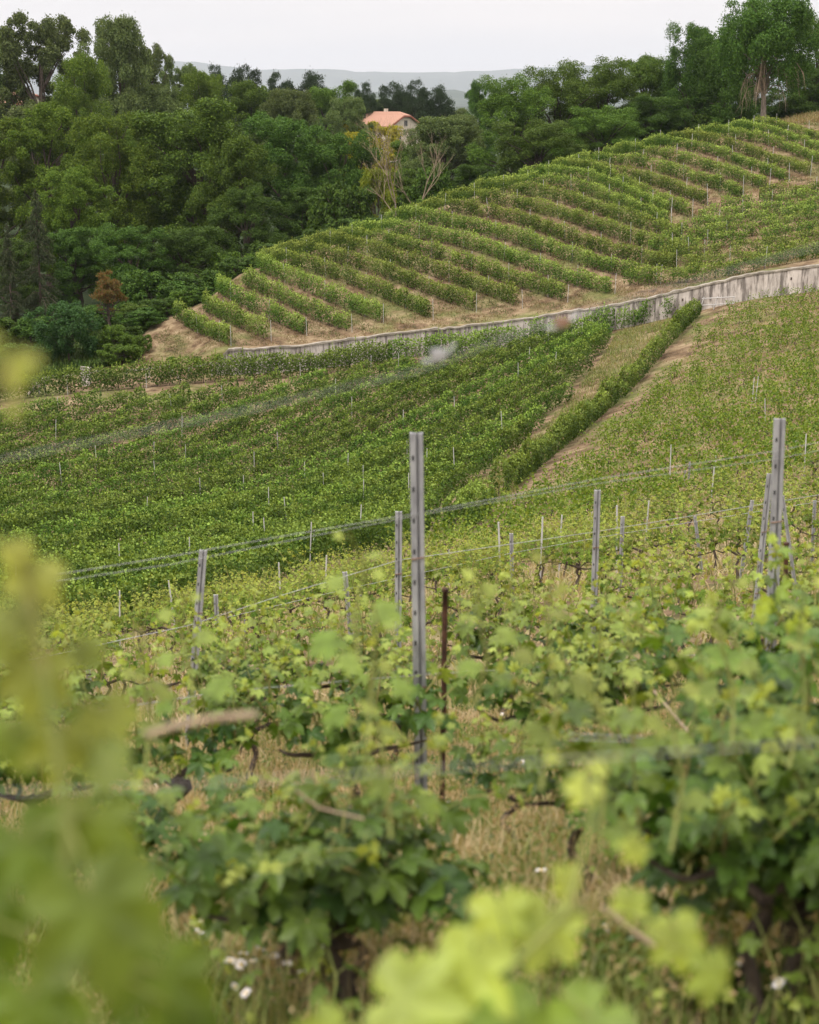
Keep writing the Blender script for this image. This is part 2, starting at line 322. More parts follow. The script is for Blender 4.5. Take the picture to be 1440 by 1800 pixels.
# ------------------------------------------------------------------ wall
def wall_mat():
    m, t, o = new_mat('stained_concrete'); N = t.nodes.new; l = t.links.new
    tc = N('ShaderNodeTexCoord')
    def noise(s, st, d=6):
        mp = N('ShaderNodeMapping'); mp.inputs['Scale'].default_value = st; l(tc.outputs['Object'], mp.inputs[0])
        n = N('ShaderNodeTexNoise'); n.inputs['Scale'].default_value = s; n.inputs['Detail'].default_value = d; n.inputs['Roughness'].default_value = .7; l(mp.outputs[0], n.inputs[0]); return n.outputs['Fac']
    def ramp(f, a, b, ca, cb):
        r = N('ShaderNodeValToRGB'); r.color_ramp.elements[0].position = a; r.color_ramp.elements[0].color = (*ca, 1); r.color_ramp.elements[1].position = b; r.color_ramp.elements[1].color = (*cb, 1); l(f, r.inputs[0]); return r.outputs[0]
    base = ramp(noise(.8, (1, 1, 1)), .3, .7, (.40,.36,.325), (.60,.54,.49))
    streak = ramp(noise(2.4, (1, 1, .14), 14), .42, .54, (.20,.185,.175), (1, 1, 1))
    streak2 = ramp(noise(.7, (1, 1, .5), 8), .36, .52, (.62,.60,.58), (1, 1, 1))
    a = N('ShaderNodeMix'); a.data_type = 'RGBA'; a.blend_type = 'MULTIPLY'; a.inputs[0].default_value = .85; l(base, a.inputs[6]); l(streak, a.inputs[7])
    b = N('ShaderNodeMix'); b.data_type = 'RGBA'; b.blend_type = 'MULTIPLY'; b.inputs[0].default_value = .8; l(a.outputs[2], b.inputs[6]); l(streak2, b.inputs[7])
    p_ = N('ShaderNodeBsdfPrincipled'); p_.inputs['Roughness'].default_value = .95; l(b.outputs[2], p_.inputs['Base Color']); l(p_.outputs[0], o.inputs['Surface']); return m
M['wall'] = wall_mat(); M['cap'] = noise_mat('mossy_capping', [(.10,.09,.07), (.24,.21,.17), (.40,.36,.31)], 1.6, stretch=(1, 1, 1))
def build_wall():
    xs = np.arange(-15.4, 38, .5); r_ = np.random.default_rng(3); root = empty('retaining_wall', (0, 0, 0), 'long streaked grey concrete retaining wall below the hillside vineyard', 'wall')
    top = np.array([z1(x, wall_y(x) + .6) for x in xs]) + .12; bot = np.array([z1(x, wall_y(x) - .6) for x in xs]) - .6
    top[:3] -= [1.0, .45, .1]
    jt = r_.normal(size=len(xs)) * .025
    def strip(y0, y1, zlo, zhi, mat, name):
        Y = wall_y(xs); V = np.concatenate([np.c_[xs, Y + y0, zlo], np.c_[xs, Y + y0, zhi], np.c_[xs, Y + y1, zhi], np.c_[xs, Y + y1, zlo]]); n = len(xs); i = np.arange(n - 1)
        Fc = np.concatenate([np.stack([k * n + i, k * n + i + 1, ((k + 1) % 4) * n + i + 1, ((k + 1) % 4) * n + i], 1) for k in range(4)] + [np.array([[0, n, 2 * n, 3 * n], [n - 1, 4 * n - 1, 3 * n - 1, 2 * n - 1]])])
        return MB().add(V, Fc).obj(name, [mat], root)
    strip(-.32, .12, bot, top + jt, M['wall'], 'wall_face')
    strip(-.40, .2, top + jt + .003, top + .13 + jt + r_.normal(size=len(xs)) * .03, M['cap'], 'capping')
    # buttress seams: small square drain holes
    for k in range(6):
        x = -8 + k * 7.3; y = float(wall_y(x)) - .325; z = z1(x, y - .3) + 1.15
        V, Fc = box(x - .09, x + .09, y - .02, y + .02, z - .09, z + .09); MB().add(V, Fc).obj('drain_hole', [M['bark']], root)
build_wall()
# ------------------------------------------------------------------ vine hedges far away
def in_poly(x, y, poly):
    inside = np.zeros(len(x), bool); n = len(poly)
    for i in range(n):
        x1, y1 = poly[i]; x2, y2 = poly[(i + 1) % n]
        c = ((y1 > y) != (y2 > y)) & (x < (x2 - x1) * (y - y1) / (y2 - y1 + 1e-12) + x1); inside ^= c
    return inside
def hedge(ptsxy, H=1.5, dens=110, size=.15, mat='vine_far', width=.24, young=.25, low=.38, sp=.95, seed=0, trunks=True, gappy=0., hv=.08, dv_=.2, sprd=.33, t0=.45):
    r_ = np.random.default_rng(seed); ptsxy = np.asarray(ptsxy, float)
    seg = np.linalg.norm(np.diff(ptsxy, axis=0), axis=1); s = np.concatenate([[0], np.cumsum(seg)]); Lr = s[-1]
    zs = Z(ptsxy[:, 0], ptsxy[:, 1])
    pj = np.arange(.3, Lr, sp); pj = pj + r_.normal(size=len(pj)) * .12
    if gappy: pj = pj[r_.random(len(pj)) > gappy]
    npj = len(pj)
    if npj == 0: return None
    Hj = H * (1 + r_.normal(size=npj) * hv); dj = np.clip(1 + r_.normal(size=npj) * dv_, .4, 1.7); tj = r_.normal(size=npj) * .09
    N = int(dens * npj * sp); j = r_.choice(npj, N, p=dj / dj.sum())
    ls = pj[j] + r_.normal(size=N) * sp * sprd
    q = r_.beta(1.5, 1.25, N); h = low + q * (Hj[j] - low)
    # shoots that stick out above the hedge
    sh = r_.random(N) < .12; shx = np.round(r_.random(N) * 3) * .27 - .4; ls[sh] = pj[j[sh]] + shx[sh] + r_.normal(size=sh.sum()) * .03
    h[sh] = Hj[j[sh]] * (.92 + .26 * r_.random(sh.sum()) * (.6 + .5 * np.sin(shx[sh] * 17 + j[sh] * 3)))
    prof = np.sin(np.clip((h - low) / (Hj[j] - low + .01), 0, 1) * 2.6 + .35); side = np.where(r_.random(N) < .5, -1, 1)
    lat = side * (width * (.35 + prof * .85)) * (1 - .5 * r_.random(N) ** 2); lat[sh] *= .3
    ls = np.clip(ls, -.3, Lr + .3)
    cx = np.interp(ls, s, ptsxy[:, 0]); cyy = np.interp(ls, s, ptsxy[:, 1]); cz = np.interp(ls, s, zs)
    tx = np.gradient(ptsxy[:, 0], s); ty = np.gradient(ptsxy[:, 1], s); tx = np.interp(ls, s, tx); ty = np.interp(ls, s, ty)
    px_, py_ = ty, -tx; nn = np.hypot(px_, py_); px_ /= nn; py_ /= nn
    c = np.c_[cx + px_ * lat, cyy + py_ * lat, cz + h]
    outv = np.c_[px_ * side, py_ * side, np.full(N, .0)]
    nrmv = nrm(outv * .7 + np.array([0, 0, .75]) + r_.normal(size=(N, 3)) * .5)
    d = nrm(outv * .5 + np.array([0, 0, -.5]) + r_.normal(size=(N, 3)) * .6)
    sz = size * (.65 + .7 * r_.random(N)) * np.where(sh, .7, 1)
    V, Fc = kites(c, d, nrmv, sz, sz * .85)
    tint = np.clip(sstep(t0, 1.1, h / Hj[j]) * young * 3 * r_.random(N) + tj[j] + young * .25 * (r_.random(N) < .2), 0, 1)  # paler young tips, plus lit tops and shaded sides put into the leaf colour
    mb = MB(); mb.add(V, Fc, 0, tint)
    if trunks:
        for k in range(npj):
            x = np.interp(pj[k], s, ptsxy[:, 0]); y = np.interp(pj[k], s, ptsxy[:, 1]); z = np.interp(pj[k], s, zs)
            a, b = r_.normal(size=2) * .06
            mb.add(*tube([(x, y, z - .05), (x + a, y + b, z + .3), (x + a * .3, y + b * .4, z + .62)], [.035, .028, .022], 3, False), 1)
    return mb
def rows_in(poly, ang, spacing, off=0, step=.6, minlen=4):
    """straight planted rows clipped to a plot; ang from +Y towards +X"""
    d = np.array([math.sin(ang), math.cos(ang)]); p = np.array([d[1], -d[0]]); pl = np.array(poly); a = pl @ p; b = pl @ d; outl = []
    for q in np.arange(a.min() + off, a.max(), spacing):
        t = np.arange(b.min(), b.max(), step); pts = q * p + t[:, None] * d; ok = in_poly(pts[:, 0], pts[:, 1], poly)
        idx = np.nonzero(ok)[0]
        if len(idx) == 0: continue
        for run in np.split(idx, np.nonzero(np.diff(idx) > 1)[0] + 1):
            if len(run) * step >= minlen: outl.append(pts[run])
    return outl
POSTS = []   # (x, y, height, kind)
def wx(px, Y): return (px - 720) / 3000. * Y * 1.0 / (CP)  # rough
def G(px, py, Y): p = W(px, py, Y); return (p[0], p[1])
ridge = [G(309,561,146), G(383,514,150), G(456,476,154), G(529,450,157), G(640,421,160.5), G(700,406,162), G(769,371,164), G(822,353,166), G(874,336,168), G(940,316,170), G(1009,294,173), G(1107,267,176), G(1218,243,179), G(1315,226,182), G(1440,214,186), G(1560,205,188)]
ORD = ['first','second','third','fourth','fifth','sixth','seventh','eighth','ninth','tenth','eleventh','twelfth','thirteenth','fourteenth','fifteenth','sixteenth','seventeenth','eighteenth','nineteenth']
TENS = {2:'twent',3:'thirt',4:'fort',5:'fift'}
def ordn(i):
    if i < 19: return ORD[i]
    n = i + 1
    return (TENS[n // 10] + 'ieth') if n % 10 == 0 else TENS[n // 10] + 'y-' + ORD[n % 10 - 1]
BUD = 1.0
UP = [[(309,563),(352,589),(406,608)],[(361,548),(404,570),(475,600)],[(383,516),(415,535),(474,563),(540,591)],[(430,504),(508,539),(560,567),(616,584)],[(456,478),(526,508),(612,546),(677,570)],
 [(494,466),(578,487),(665,521),(760,563)],[(529,452),(595,462),(699,497),(800,537),(837,549)],[(571,438),(640,447),(700,467),(752,484),(832,510),(919,543)],[(610,426),(660,430),(700,438),(787,460),(856,487),(929,512),(999,533)],
 [(660,412),(700,415),(804,432),(874,453),(960,487),(1012,506),(1085,518)],[(721,390),(822,408),(908,428),(1012,466),(1085,484),(1150,498)],[(769,373),(874,383),(943,405),(1047,445),(1117,463),(1190,476)],[(822,355),(908,366),(995,387),(1082,421),(1151,440),(1210,452)],
 [(874,338),(960,349),(1047,376),(1134,405),(1200,425)],[(912,329),(940,325),(1027,340),(1114,373),(1183,404)],[(955,312),(1044,322),(1096,346),(1183,384)],[(1009,299),(1060,312),(1100,333),(1148,356),(1218,385)],[(1055,306),(1114,316),(1183,338),(1242,361)],
 [(1040,289),(1121,293),(1218,321),(1308,349)],[(1107,272),(1200,286),(1270,311),(1350,335)],[(1155,257),(1252,272),(1322,300),(1388,321)],[(1218,248),(1287,262),(1339,284),(1426,311)],[(1270,240),(1339,252),(1391,270),(1440,290),(1500,312)],[(1315,231),(1374,245),(1440,266),(1500,288)],[(1357,227),(1409,241),(1440,250),(1500,268)]]
LO = [[(1100,503),(1230,496),(1330,482),(1440,462),(1520,448)],[(1200,480),(1320,464),(1520,436)],[(1145,466),(1320,448),(1520,418)],[(1140,447),(1320,431),(1520,400)],[(1165,428),(1350,413),(1520,384)],[(1195,410),(1360,395),(1520,368)],[(1228,392),(1380,376),(1520,352)],[(1268,374),(1420,358),(1520,338)],[(1335,355),(1450,342),(1520,324)]]
YH = np.linspace(134.5, 200, 900)
def trace(line, step=.55, back=0.):
    """a traced row on the hillside, laid on the ground and resampled in metres"""
    q = np.array(line, float); t = np.linspace(0, 1, 26); s_ = np.r_[0, np.cumsum(np.hypot(*np.diff(q, axis=0).T))]; s_ /= s_[-1]; P2 = np.c_[np.interp(t, s_, q[:, 0]), np.interp(t, s_, q[:, 1])]; o = []
    k_ = np.ones(5) / 5; Pp = np.pad(P2, ((2, 2), (0, 0)), mode='reflect', reflect_type='odd'); P2 = np.c_[np.convolve(Pp[:, 0], k_, 'valid'), np.convolve(Pp[:, 1], k_, 'valid')]
    for px, py in P2:
        u = (px - 720) / 3000.; v = (900 - py) / 3000.; tt = YH / (CP + v * SP); zz = EZ + (v * CP - SP) * tt; gap = zz - Z(u * tt, YH); k = np.nonzero(gap < 0)[0]
        i = k[0] if len(k) else int(np.argmin(gap)); o.append((u * tt[i], YH[i]))
    o = np.array(o); o = np.c_[np.convolve(np.pad(o[:, 0], 2, mode='reflect', reflect_type='odd'), k_, 'valid'), np.convolve(np.pad(o[:, 1], 2, mode='reflect', reflect_type='odd'), k_, 'valid')]
    if back: dr = (o[0] - o[4]) / np.linalg.norm(o[0] - o[4]); o = np.r_[[o[0] + dr * back], o]
    d = np.r_[0, np.cumsum(np.hypot(*np.diff(o, axis=0).T))]; g = np.arange(0, d[-1], step); return np.c_[np.interp(g, d, o[:, 0]), np.interp(g, d, o[:, 1])]
for i, ln in enumerate(UP):
    pts = trace(ln, back=0. if i < 5 else 3.5); up_ = i / 24.
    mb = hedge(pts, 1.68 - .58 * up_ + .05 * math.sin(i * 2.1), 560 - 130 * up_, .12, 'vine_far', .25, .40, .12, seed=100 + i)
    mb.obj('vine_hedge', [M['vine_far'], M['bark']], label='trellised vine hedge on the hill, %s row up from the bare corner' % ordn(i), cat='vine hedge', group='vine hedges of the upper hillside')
    for t in range(8, len(pts) - 3, 9): POSTS.append((pts[t][0], pts[t][1], 1.7, 'hill'))
    POSTS.append((pts[-1][0] + .15, pts[-1][1] - .2, 1.6 if i < 14 else 1.9, 'end'))
for i, ln in enumerate(LO):
    pts = trace(ln)
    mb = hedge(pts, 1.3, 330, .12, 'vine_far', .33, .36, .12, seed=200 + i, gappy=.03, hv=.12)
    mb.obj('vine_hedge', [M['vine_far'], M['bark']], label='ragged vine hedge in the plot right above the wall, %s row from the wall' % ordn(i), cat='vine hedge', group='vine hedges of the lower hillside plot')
    for t in range(6 + i % 5, len(pts), 17): POSTS.append((pts[t][0], pts[t][1], 1.6, 'hill'))
# dense plot below the wall
dense = [G(-120,785,117), G(60,738,123), G(400,700,126.8), G(700,655,131.2), G(900,620,134), G(1085,592,134.5), G(1062,632,123), G(1010,692,112), G(950,748,102), G(905,792,93), G(850,838,86), G(800,882,77), G(762,926,68), G(745,965,57), G(600,1005,52), G(300,1075,45), G(100,1140,40), G(-120,1160,42)]
rd = rows_in(dense, R(33), 2.2, .6)
for i, pts in enumerate(rd):
    near = pts[:, 1].mean()
    mb = hedge(pts, 1.5 + .1 * math.sin(i * 1.7), 350 * (1.25 if near < 80 else 1), .13 if near > 75 else .11, 'vine_dense', .30, .42, .08, hv=.08, dv_=.25, t0=.78, seed=300 + i, trunks=False, sp=1.0)  # late tint start paints bright row crests above shaded flanks
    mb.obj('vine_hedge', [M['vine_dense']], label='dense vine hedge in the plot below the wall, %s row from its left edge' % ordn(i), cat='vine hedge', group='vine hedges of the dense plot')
    for k, t in enumerate(range((i * 5) % 11, len(pts), 14)): POSTS.append((pts[t][0], pts[t][1], 1.95, 'dense'))
# rows along the wall foot and the lone row
def line_pts(cs, step=.6):
    p = np.array([G(*c) for c in cs]); s = np.concatenate([[0], np.cumsum(np.linalg.norm(np.diff(p, axis=0), axis=1))]); t = np.arange(0, s[-1], step)
    return np.c_[np.interp(t, s, p[:, 0]), np.interp(t, s, p[:, 1])]
pts = line_pts([(-60,714,127.5),(55,700,129.5),(200,690,130.5),(400,665,132.5),(560,648,133.5),(700,634,134.5)])
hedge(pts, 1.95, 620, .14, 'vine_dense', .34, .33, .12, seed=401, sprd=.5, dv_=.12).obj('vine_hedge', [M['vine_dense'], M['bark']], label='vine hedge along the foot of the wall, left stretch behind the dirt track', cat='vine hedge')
for t in range(3, len(pts), 10): POSTS.append((pts[t][0], pts[t][1] - .4, 1.2, 'dense'))
pts = line_pts([(684,636,134.3),(860,615,135.5),(1000,598,135.8),(1085,584,134.8)])
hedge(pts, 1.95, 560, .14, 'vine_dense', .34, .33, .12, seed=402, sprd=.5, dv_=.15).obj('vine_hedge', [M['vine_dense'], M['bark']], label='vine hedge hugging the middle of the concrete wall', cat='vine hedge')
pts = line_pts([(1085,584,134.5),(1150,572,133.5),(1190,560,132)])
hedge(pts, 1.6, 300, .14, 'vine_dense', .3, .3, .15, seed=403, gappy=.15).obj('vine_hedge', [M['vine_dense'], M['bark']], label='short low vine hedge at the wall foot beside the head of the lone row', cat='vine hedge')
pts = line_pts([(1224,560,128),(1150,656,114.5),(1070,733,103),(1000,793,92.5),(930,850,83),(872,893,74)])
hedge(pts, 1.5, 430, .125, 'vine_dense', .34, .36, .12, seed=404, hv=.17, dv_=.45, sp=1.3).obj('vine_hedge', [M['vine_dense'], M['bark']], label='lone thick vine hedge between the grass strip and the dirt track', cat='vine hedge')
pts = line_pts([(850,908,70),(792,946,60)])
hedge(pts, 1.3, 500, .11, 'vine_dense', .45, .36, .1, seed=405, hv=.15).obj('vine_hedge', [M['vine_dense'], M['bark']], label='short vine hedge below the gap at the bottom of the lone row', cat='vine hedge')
# row ends facing the strip
# ------------------------------------------------------------------ posts
M['galv'] = noise_mat('galvanised_steel', [(.22,.17,.14), (.24,.24,.255), (.34,.34,.355), (.44,.44,.45), (.52,.52,.53)], 9, stretch=(1, 1, .3), rough=.55, bump=.1, metal=.35, bdist=.002)
M['galv_far'] = noise_mat('pale_post', [(.36,.35,.34), (.55,.54,.52)], 3)
M['rust'] = noise_mat('rusted_iron', [(.022,.013,.010), (.06,.028,.018), (.10,.045,.025)], 30, rough=.75)
M['slot'] = noise_mat('slot_shadow', [(.03,.03,.032), (.05,.05,.05)], 5)
M['clip'] = noise_mat('rusted_clip', [(.16,.08,.05), (.30,.19,.13)], 40)
M['wire'] = noise_mat('zinc_wire', [(.30,.30,.31), (.50,.50,.51)], 20, rough=.5, metal=.3)
far_post = MB().add(*tube([(0, 0, -.2), (0, 0, .9), (0, 0, 1.)], [.02, .02, .019], 5)).mesh('vineyard_post', [M['galv_far']])
vis = []
for x, y, h, k in POSTS:
    q = proj(x, y, z1(x, y) + h)
    if -15 < q[0] < 1455: vis.append((x, y, h, k))
random.Random(4).shuffle(vis)
LBL = {'hill': ('thin pale steel post rising out of a hillside vine hedge', 'posts in the hillside vine hedges'),
       'end': ('pale end post at the lower end of a hillside vine hedge', 'end posts of the hillside hedges'),
       'dense': ('thin pale steel post poking out of the dense vines below the wall', 'posts in the dense plot')}
cnt = 0
for k, lim in (('end', 60), ('hill', 120), ('dense', 50)):
    for x, y, h, _ in [v for v in vis if v[3] == k][:lim]:
        o = bpy.data.objects.new('vineyard_post', far_post); C.objects.link(o)
        o.location = (x, y, z1(x, y)); o.scale = (1, 1, h * random.uniform(.93, 1.1)); o.rotation_euler = (random.gauss(0, .03), random.gauss(0, .04), 0)
        tag(o, LBL[k][0], 'post', LBL[k][1]); cnt += 1
# near galvanised posts: folded profile with slots and clips
def near_post(name_lbl, Y, top, bot, wdt, cat='post', seed=0, dark=False, hgt=None):
    """top=(px,py) of its head, bot=px where it meets the ground"""
    r_ = np.random.default_rng(seed); tp = np.array(W(top[0], top[1], Y)); bx = (bot - 720) / 3000. * Y; by = Y + .02
    # foot on the ground below
    for _ in range(6):
        gz = z1(bx, by); f = by * CP - (gz - EZ) * SP; bx = (bot - 720) / 3000. * f
    ft = np.array([bx, by, gz - .15]); Hh = np.linalg.norm(tp - ft); ax = (tp - ft) / Hh
    rx = Vector(ax).to_track_quat('Z', 'Y').to_matrix() if True else None
    root = bpy.data.objects.new('metal_stake' if dark else 'vineyard_post', None); C.objects.link(root)
    xa = np.array([1., 0, 0]); xa = nrm(xa - ax * xa.dot(ax)); ya = np.cross(ax, xa)
    root.matrix_world = Matrix(((xa[0], ya[0], ax[0], ft[0]), (xa[1], ya[1], ax[1], ft[1]), (xa[2], ya[2], ax[2], ft[2]), (0, 0, 0, 1)))
    tag(root, name_lbl, cat)
    if dark:
        zz = np.linspace(0, Hh, 12); MB().add(*tube(np.c_[r_.normal(size=12) * .001, r_.normal(size=12) * .001, zz], wdt / 2, 8), 0, 0, True).obj('stake_rod', [M['rust']], root)
        MB().add(*tube([(0, 0, Hh - .002), (0, 0, Hh + .012)], wdt * .6, 8)).obj('stake_head', [M['rust']], root); return root
    a = wdt / 2; dp = wdt * .55; tk = .004
    # open C section seen from the front: two flanges, a groove between
    prof = [(-a, 0), (-a * .1, 0), (-a * .02, dp * .45), (a * .3, dp * .45), (a * .38, 0), (a, 0), (a, dp), (a * .8, dp), (a * .8, dp * .6), (-a * .8, dp * .6), (-a * .8, dp), (-a, dp)]
    n = len(prof); zz = [0, Hh * .3, Hh * .6, Hh]; V = np.array([(x, y, z) for z in zz for x, y in prof]); Fc = []
    for i in range(len(zz) - 1):
        for j in range(n): Fc.append((i * n + j, i * n + (j + 1) % n, (i + 1) * n + (j + 1) % n, (i + 1) * n + j))
    t0 = (len(zz) - 1) * n
    caps = [(0, 1, 10, 11), (1, 2, 9, 10), (2, 3, 8, 9), (3, 4, 5, 8), (5, 6, 7, 8)]
    Fc += [tuple(t0 + q for q in c) for c in caps]
    MB().add(V, np.array(Fc)).obj('post_profile', [M['galv']], root)
    k = 0
    for z in np.arange(Hh - .12, .3, -.155):
        V, Fc = box(-a * .72, -a * .38, -.0015, .001, z - .012, z + .012); MB().add(V, Fc).obj('slot', [M['slot']], root); k += 1
    for z in (Hh * .72, Hh * .42):
        MB().add(*tube([(-a * 1.05, -.004, z), (a * .0, -.007, z + .004), (a * 1.05, -.004, z + .009)], .0035, 5)).obj('clip', [M['clip']], root)
    return root
near_post('tall grooved grey steel post standing in the centre of the near vines', 8.0, (732, 762), 742, .064)
near_post('tall grooved grey steel post standing near the right edge of the photo', 9.6, (1372, 737), 1350, .062, seed=2)
near_post('grey steel post close behind the tall centre post, on its left', 14.5, (701, 900), 699, .060, seed=3)
near_post('straight grey steel post midway between the two tallest posts', 16, (1051, 862), 1040, .060, seed=4)
near_post('leaning grey steel post above the leaves left of centre', 12.8, (357, 968), 326, .060, seed=5)
near_post('leaning grey steel post just left of the tall right-hand post', 15.5, (1354, 833), 1318, .052, seed=6)
near_post('short grey post tilting left, between the leaning post and the centre post', 21, (606, 1006), 622, .060, seed=7)
near_post('slim grey post just right of the leaning left post', 21, (379, 1046), 387, .055, seed=8)
near_post('stubby far grey post left of the tilting one, over pale leaves', 27, (432, 1090), 432, .055, seed=9)
near_post('slim grey post standing alone right of the centre post', 24, (899, 938), 902, .055, seed=10)
near_post('slim grey post right of the midway post', 24, (1095, 908), 1090, .055, seed=11)
near_post('short grey post at the far left beside the blurred leaves', 22, (151, 1135), 158, .06, seed=12)
near_post('thin short grey post between the tilting post and the centre post', 27, (635, 1046), 636, .045, seed=13)
near_post('thin grey post leaning right, left of the leaning right-hand post', 24, (1323, 880), 1300, .05, seed=14)
near_post('thin grey post leaning left in the pale vines on the right', 27, (1222, 908), 1236, .05, seed=15)
near_post('pair-like thin grey post far up the pale vines on the right', 62, (1213, 812), 1211, .07, seed=16)
near_post('second thin grey post touching the far pair on the right', 62, (1205, 822), 1204, .05, seed=17)
near_post('slanted grey brace post beside the tall right-hand post', 14, (1376, 872), 1425, .028, seed=18)
near_post('thin grey post at the right edge above the pale vines', 26, (1433, 880), 1428, .05, seed=19)
near_post('dark rusty iron stake right of the tall centre post', 8.0, (783, 1038), 776, .028, 'stake', dark=True)
near_post('dark rusty iron stake right of the tall right-hand post', 10.2, (1383, 957), 1372, .03, 'stake', dark=True, seed=3)
for i, (px, py, Y, b) in enumerate([(495,1072,34,496),(548,985,60,556),(985,905,34,984),(882,985,30,880),(1137,880,40,1135),(1250,868,46,1252),(1290,862,44,1286),(1330,640,80,1328),(1326,628,80,1327),(1348,700,74,1346),(1258,800,60,1258),(1040,900,46,1040),(790,965,38,790),(210,1120,34,212),(310,1105,33,308),(570,1040,34,572),(1180,780,60,1176),(1400,760,62,1402),(1415,820,50,1420),(1085,985,30,1082),(950,1000,31,948)]):
    x, y = G(px, py, Y); z = z1(x, y); h = min(1.7, W(px, py, Y)[2] - z)
    if h < .6: h = 1.3
    o = bpy.data.objects.new('vineyard_post', far_post); C.objects.link(o); o.location = (x, y, z); o.scale = (.9, .9, h); o.rotation_euler = (0, random.gauss(0, .08), 0)
    tag(o, 'thin weathered post among the sparse pale vines', 'post', 'posts in the sparse vines')
# ------------------------------------------------------------------ grape vines as single plants
def shoot_pts(r_, a, az, lean, ln, n=7):
    p = [np.array(a, float)]; dr = np.array([math.cos(az) * lean, math.sin(az) * lean, 1.]); dr /= np.linalg.norm(dr)
    for i in range(n - 1):
        dr = nrm(dr + r_.normal(size=3) * .13 + np.array([0, 0, -.03 * i])); p.append(p[-1] + dr * ln / (n - 1))
    return np.array(p)
def smooth(p, r, k=4):
    p = np.asarray(p, float); n = len(p); q = np.vstack([2 * p[0] - p[1], p, 2 * p[-1] - p[-2]]); o = []; rr = []
    for i in range(n - 1):
        for t in np.linspace(0, 1, k, endpoint=False):
            a, b, c, d = q[i:i + 4]; o.append(.5 * (2 * b + (c - a) * t + (2 * a - 5 * b + 4 * c - d) * t * t + (3 * b - a - 3 * c + d) * t ** 3)); rr.append(r[i] * (1 - t) + r[i + 1] * t)
    return np.array(o + [p[-1]]), np.array(rr + [r[-1]])
def make_vine(seed, fine, nshoot, ln, leafr, span=.34, head=.45, tips=1., drop=0.):
    """returns (wood mesh, shoots+leaves mesh)"""
    r_ = np.random.default_rng(seed); wood = MB(); fol = MB()
    tr = np.array([(0, 0, -.1), (.03, .02, .12), (-.04, .0, .28), (.02, .01, head - .04), (.0, 0, head)]) + r_.normal(size=(5, 3)) * .015
    rad = np.array([.036, .024, .02, .022, .026]) * (1 if fine else .95)
    wood.add(*tube(*smooth(tr, rad), 8), 0, 0, True) if fine else wood.add(*tube(tr, rad, 5), 0, 0, True)
    starts = []
    for sgn in (-1, 1):
        arm = np.array([tr[-1], tr[-1] + [sgn * span * .35, .02, .06], tr[-1] + [sgn * span * .7, -.02, .05], tr[-1] + [sgn * span, .0, .08]]) + r_.normal(size=(4, 3)) * .018; arm[0] = tr[-1]
        wood.add(*tube(*smooth(arm, [.019, .013, .010, .006]), 7), 0, 0, True) if fine else wood.add(*tube(arm, [.019, .013, .010, .006], 4), 0, 0, True)
        for t in np.linspace(.15, 1, max(2, nshoot // 2)): starts.append(arm[0] * (1 - t) + arm[-1] * t + np.array([0, 0, .02]))
    Cc, Dd, Nn, Ss, Tt = [], [], [], [], []
    for st in starts:
        L_ = ln * r_.uniform(.65, 1.25); az = r_.uniform(0, 6.28); lean = abs(r_.normal()) * .38 + drop * r_.random()
        sp_ = shoot_pts(r_, st, az, lean, L_)
        if drop and r_.random() < .55: sp_[:, 2] = st[2] + .08 * np.sin(np.linspace(0, 2.4, len(sp_))) - (st[2] - .12) * np.linspace(0, 1, len(sp_)) ** 1.5
        fol.add(*tube(sp_, np.linspace(.006, .0022, len(sp_)), 4, False), 1, .0, True)
        nl = int(L_ / (.06 if fine else .075)); side = r_.uniform(0, 6.28)
        for k in range(nl):
            t = (k + .5) / nl; pt = np.array([np.interp(t * (len(sp_) - 1), range(len(sp_)), sp_[:, q]) for q in range(3)])
            side += math.pi + r_.normal() * .5; o_ = np.array([math.cos(side), math.sin(side), 0.]); pl = (.09 if fine else .07) * (1.1 - .7 * t) * r_.uniform(.7, 1.3)
            e = pt + o_ * pl + np.array([0, 0, pl * .5])
            if fine: fol.add(*tube(np.array([pt, (pt + e) / 2 + [0, 0, .006], e]), .0016, 3, False), 1, .3)
            up = .55 + .5 * r_.random()
            nv = nrm(o_ * .55 + np.array([0, 0, up]) + r_.normal(size=3) * .28); dv = nrm(o_ * .8 - np.array([0, 0, .55 - .5 * t]) + r_.normal(size=3) * .25)
            Cc.append(e); Nn.append(nv); Dd.append(dv); Ss.append(leafr * (1.15 - .8 * t ** 1.5) * r_.uniform(.75, 1.2)); Tt.append(np.clip((t - .35) * 1.4 * tips + r_.normal() * .1, 0, 1))
        # tip tuft
        if tips > 0:
            for _ in range(3): Cc.append(sp_[-1] + r_.normal(size=3) * .015); Nn.append(nrm(r_.normal(size=3))); Dd.append(nrm(r_.normal(size=3) + [0, 0, 1])); Ss.append(leafr * .3); Tt.append(1.)
    Cc, Dd, Nn, Ss, Tt = map(np.array, (Cc, Dd, Nn, Ss, Tt))
    for q in range(3):
        sel = np.arange(len(Cc)) % 3 == q
        T, TF = leaf_template(fine, (.2, .45, .32)[q], q); V, Fc = stamp(T, TF, Cc[sel], Dd[sel], Nn[sel], Ss[sel]); fol.add(V, Fc, 0, np.repeat(Tt[sel], len(TF)), fine)
    return wood, fol
def vine_proto(seed, fine, mat, **k):
    wd, fo = make_vine(seed, fine, **k); return wd.mesh('trunk', [M['bark']]), fo.mesh('foliage', [mat, M['shoot']])
def put_vine(pr, x, y, rz, sc, label, group=None, parts=True, dz=0):
    r_ = empty('grape_vine', (x, y, z1(x, y) + dz), label, 'grape vine', group, rz, sc)
    for nm, me in zip(('trunk', 'foliage'), pr):
        o = bpy.data.objects.new(nm, me); C.objects.link(o); o.parent = r_
    return r_
fine_pr = [vine_proto(s, True, M['vine_near'], nshoot=12, ln=.64, leafr=.076, tips=1.1) for s in (1, 2, 3, 4)]
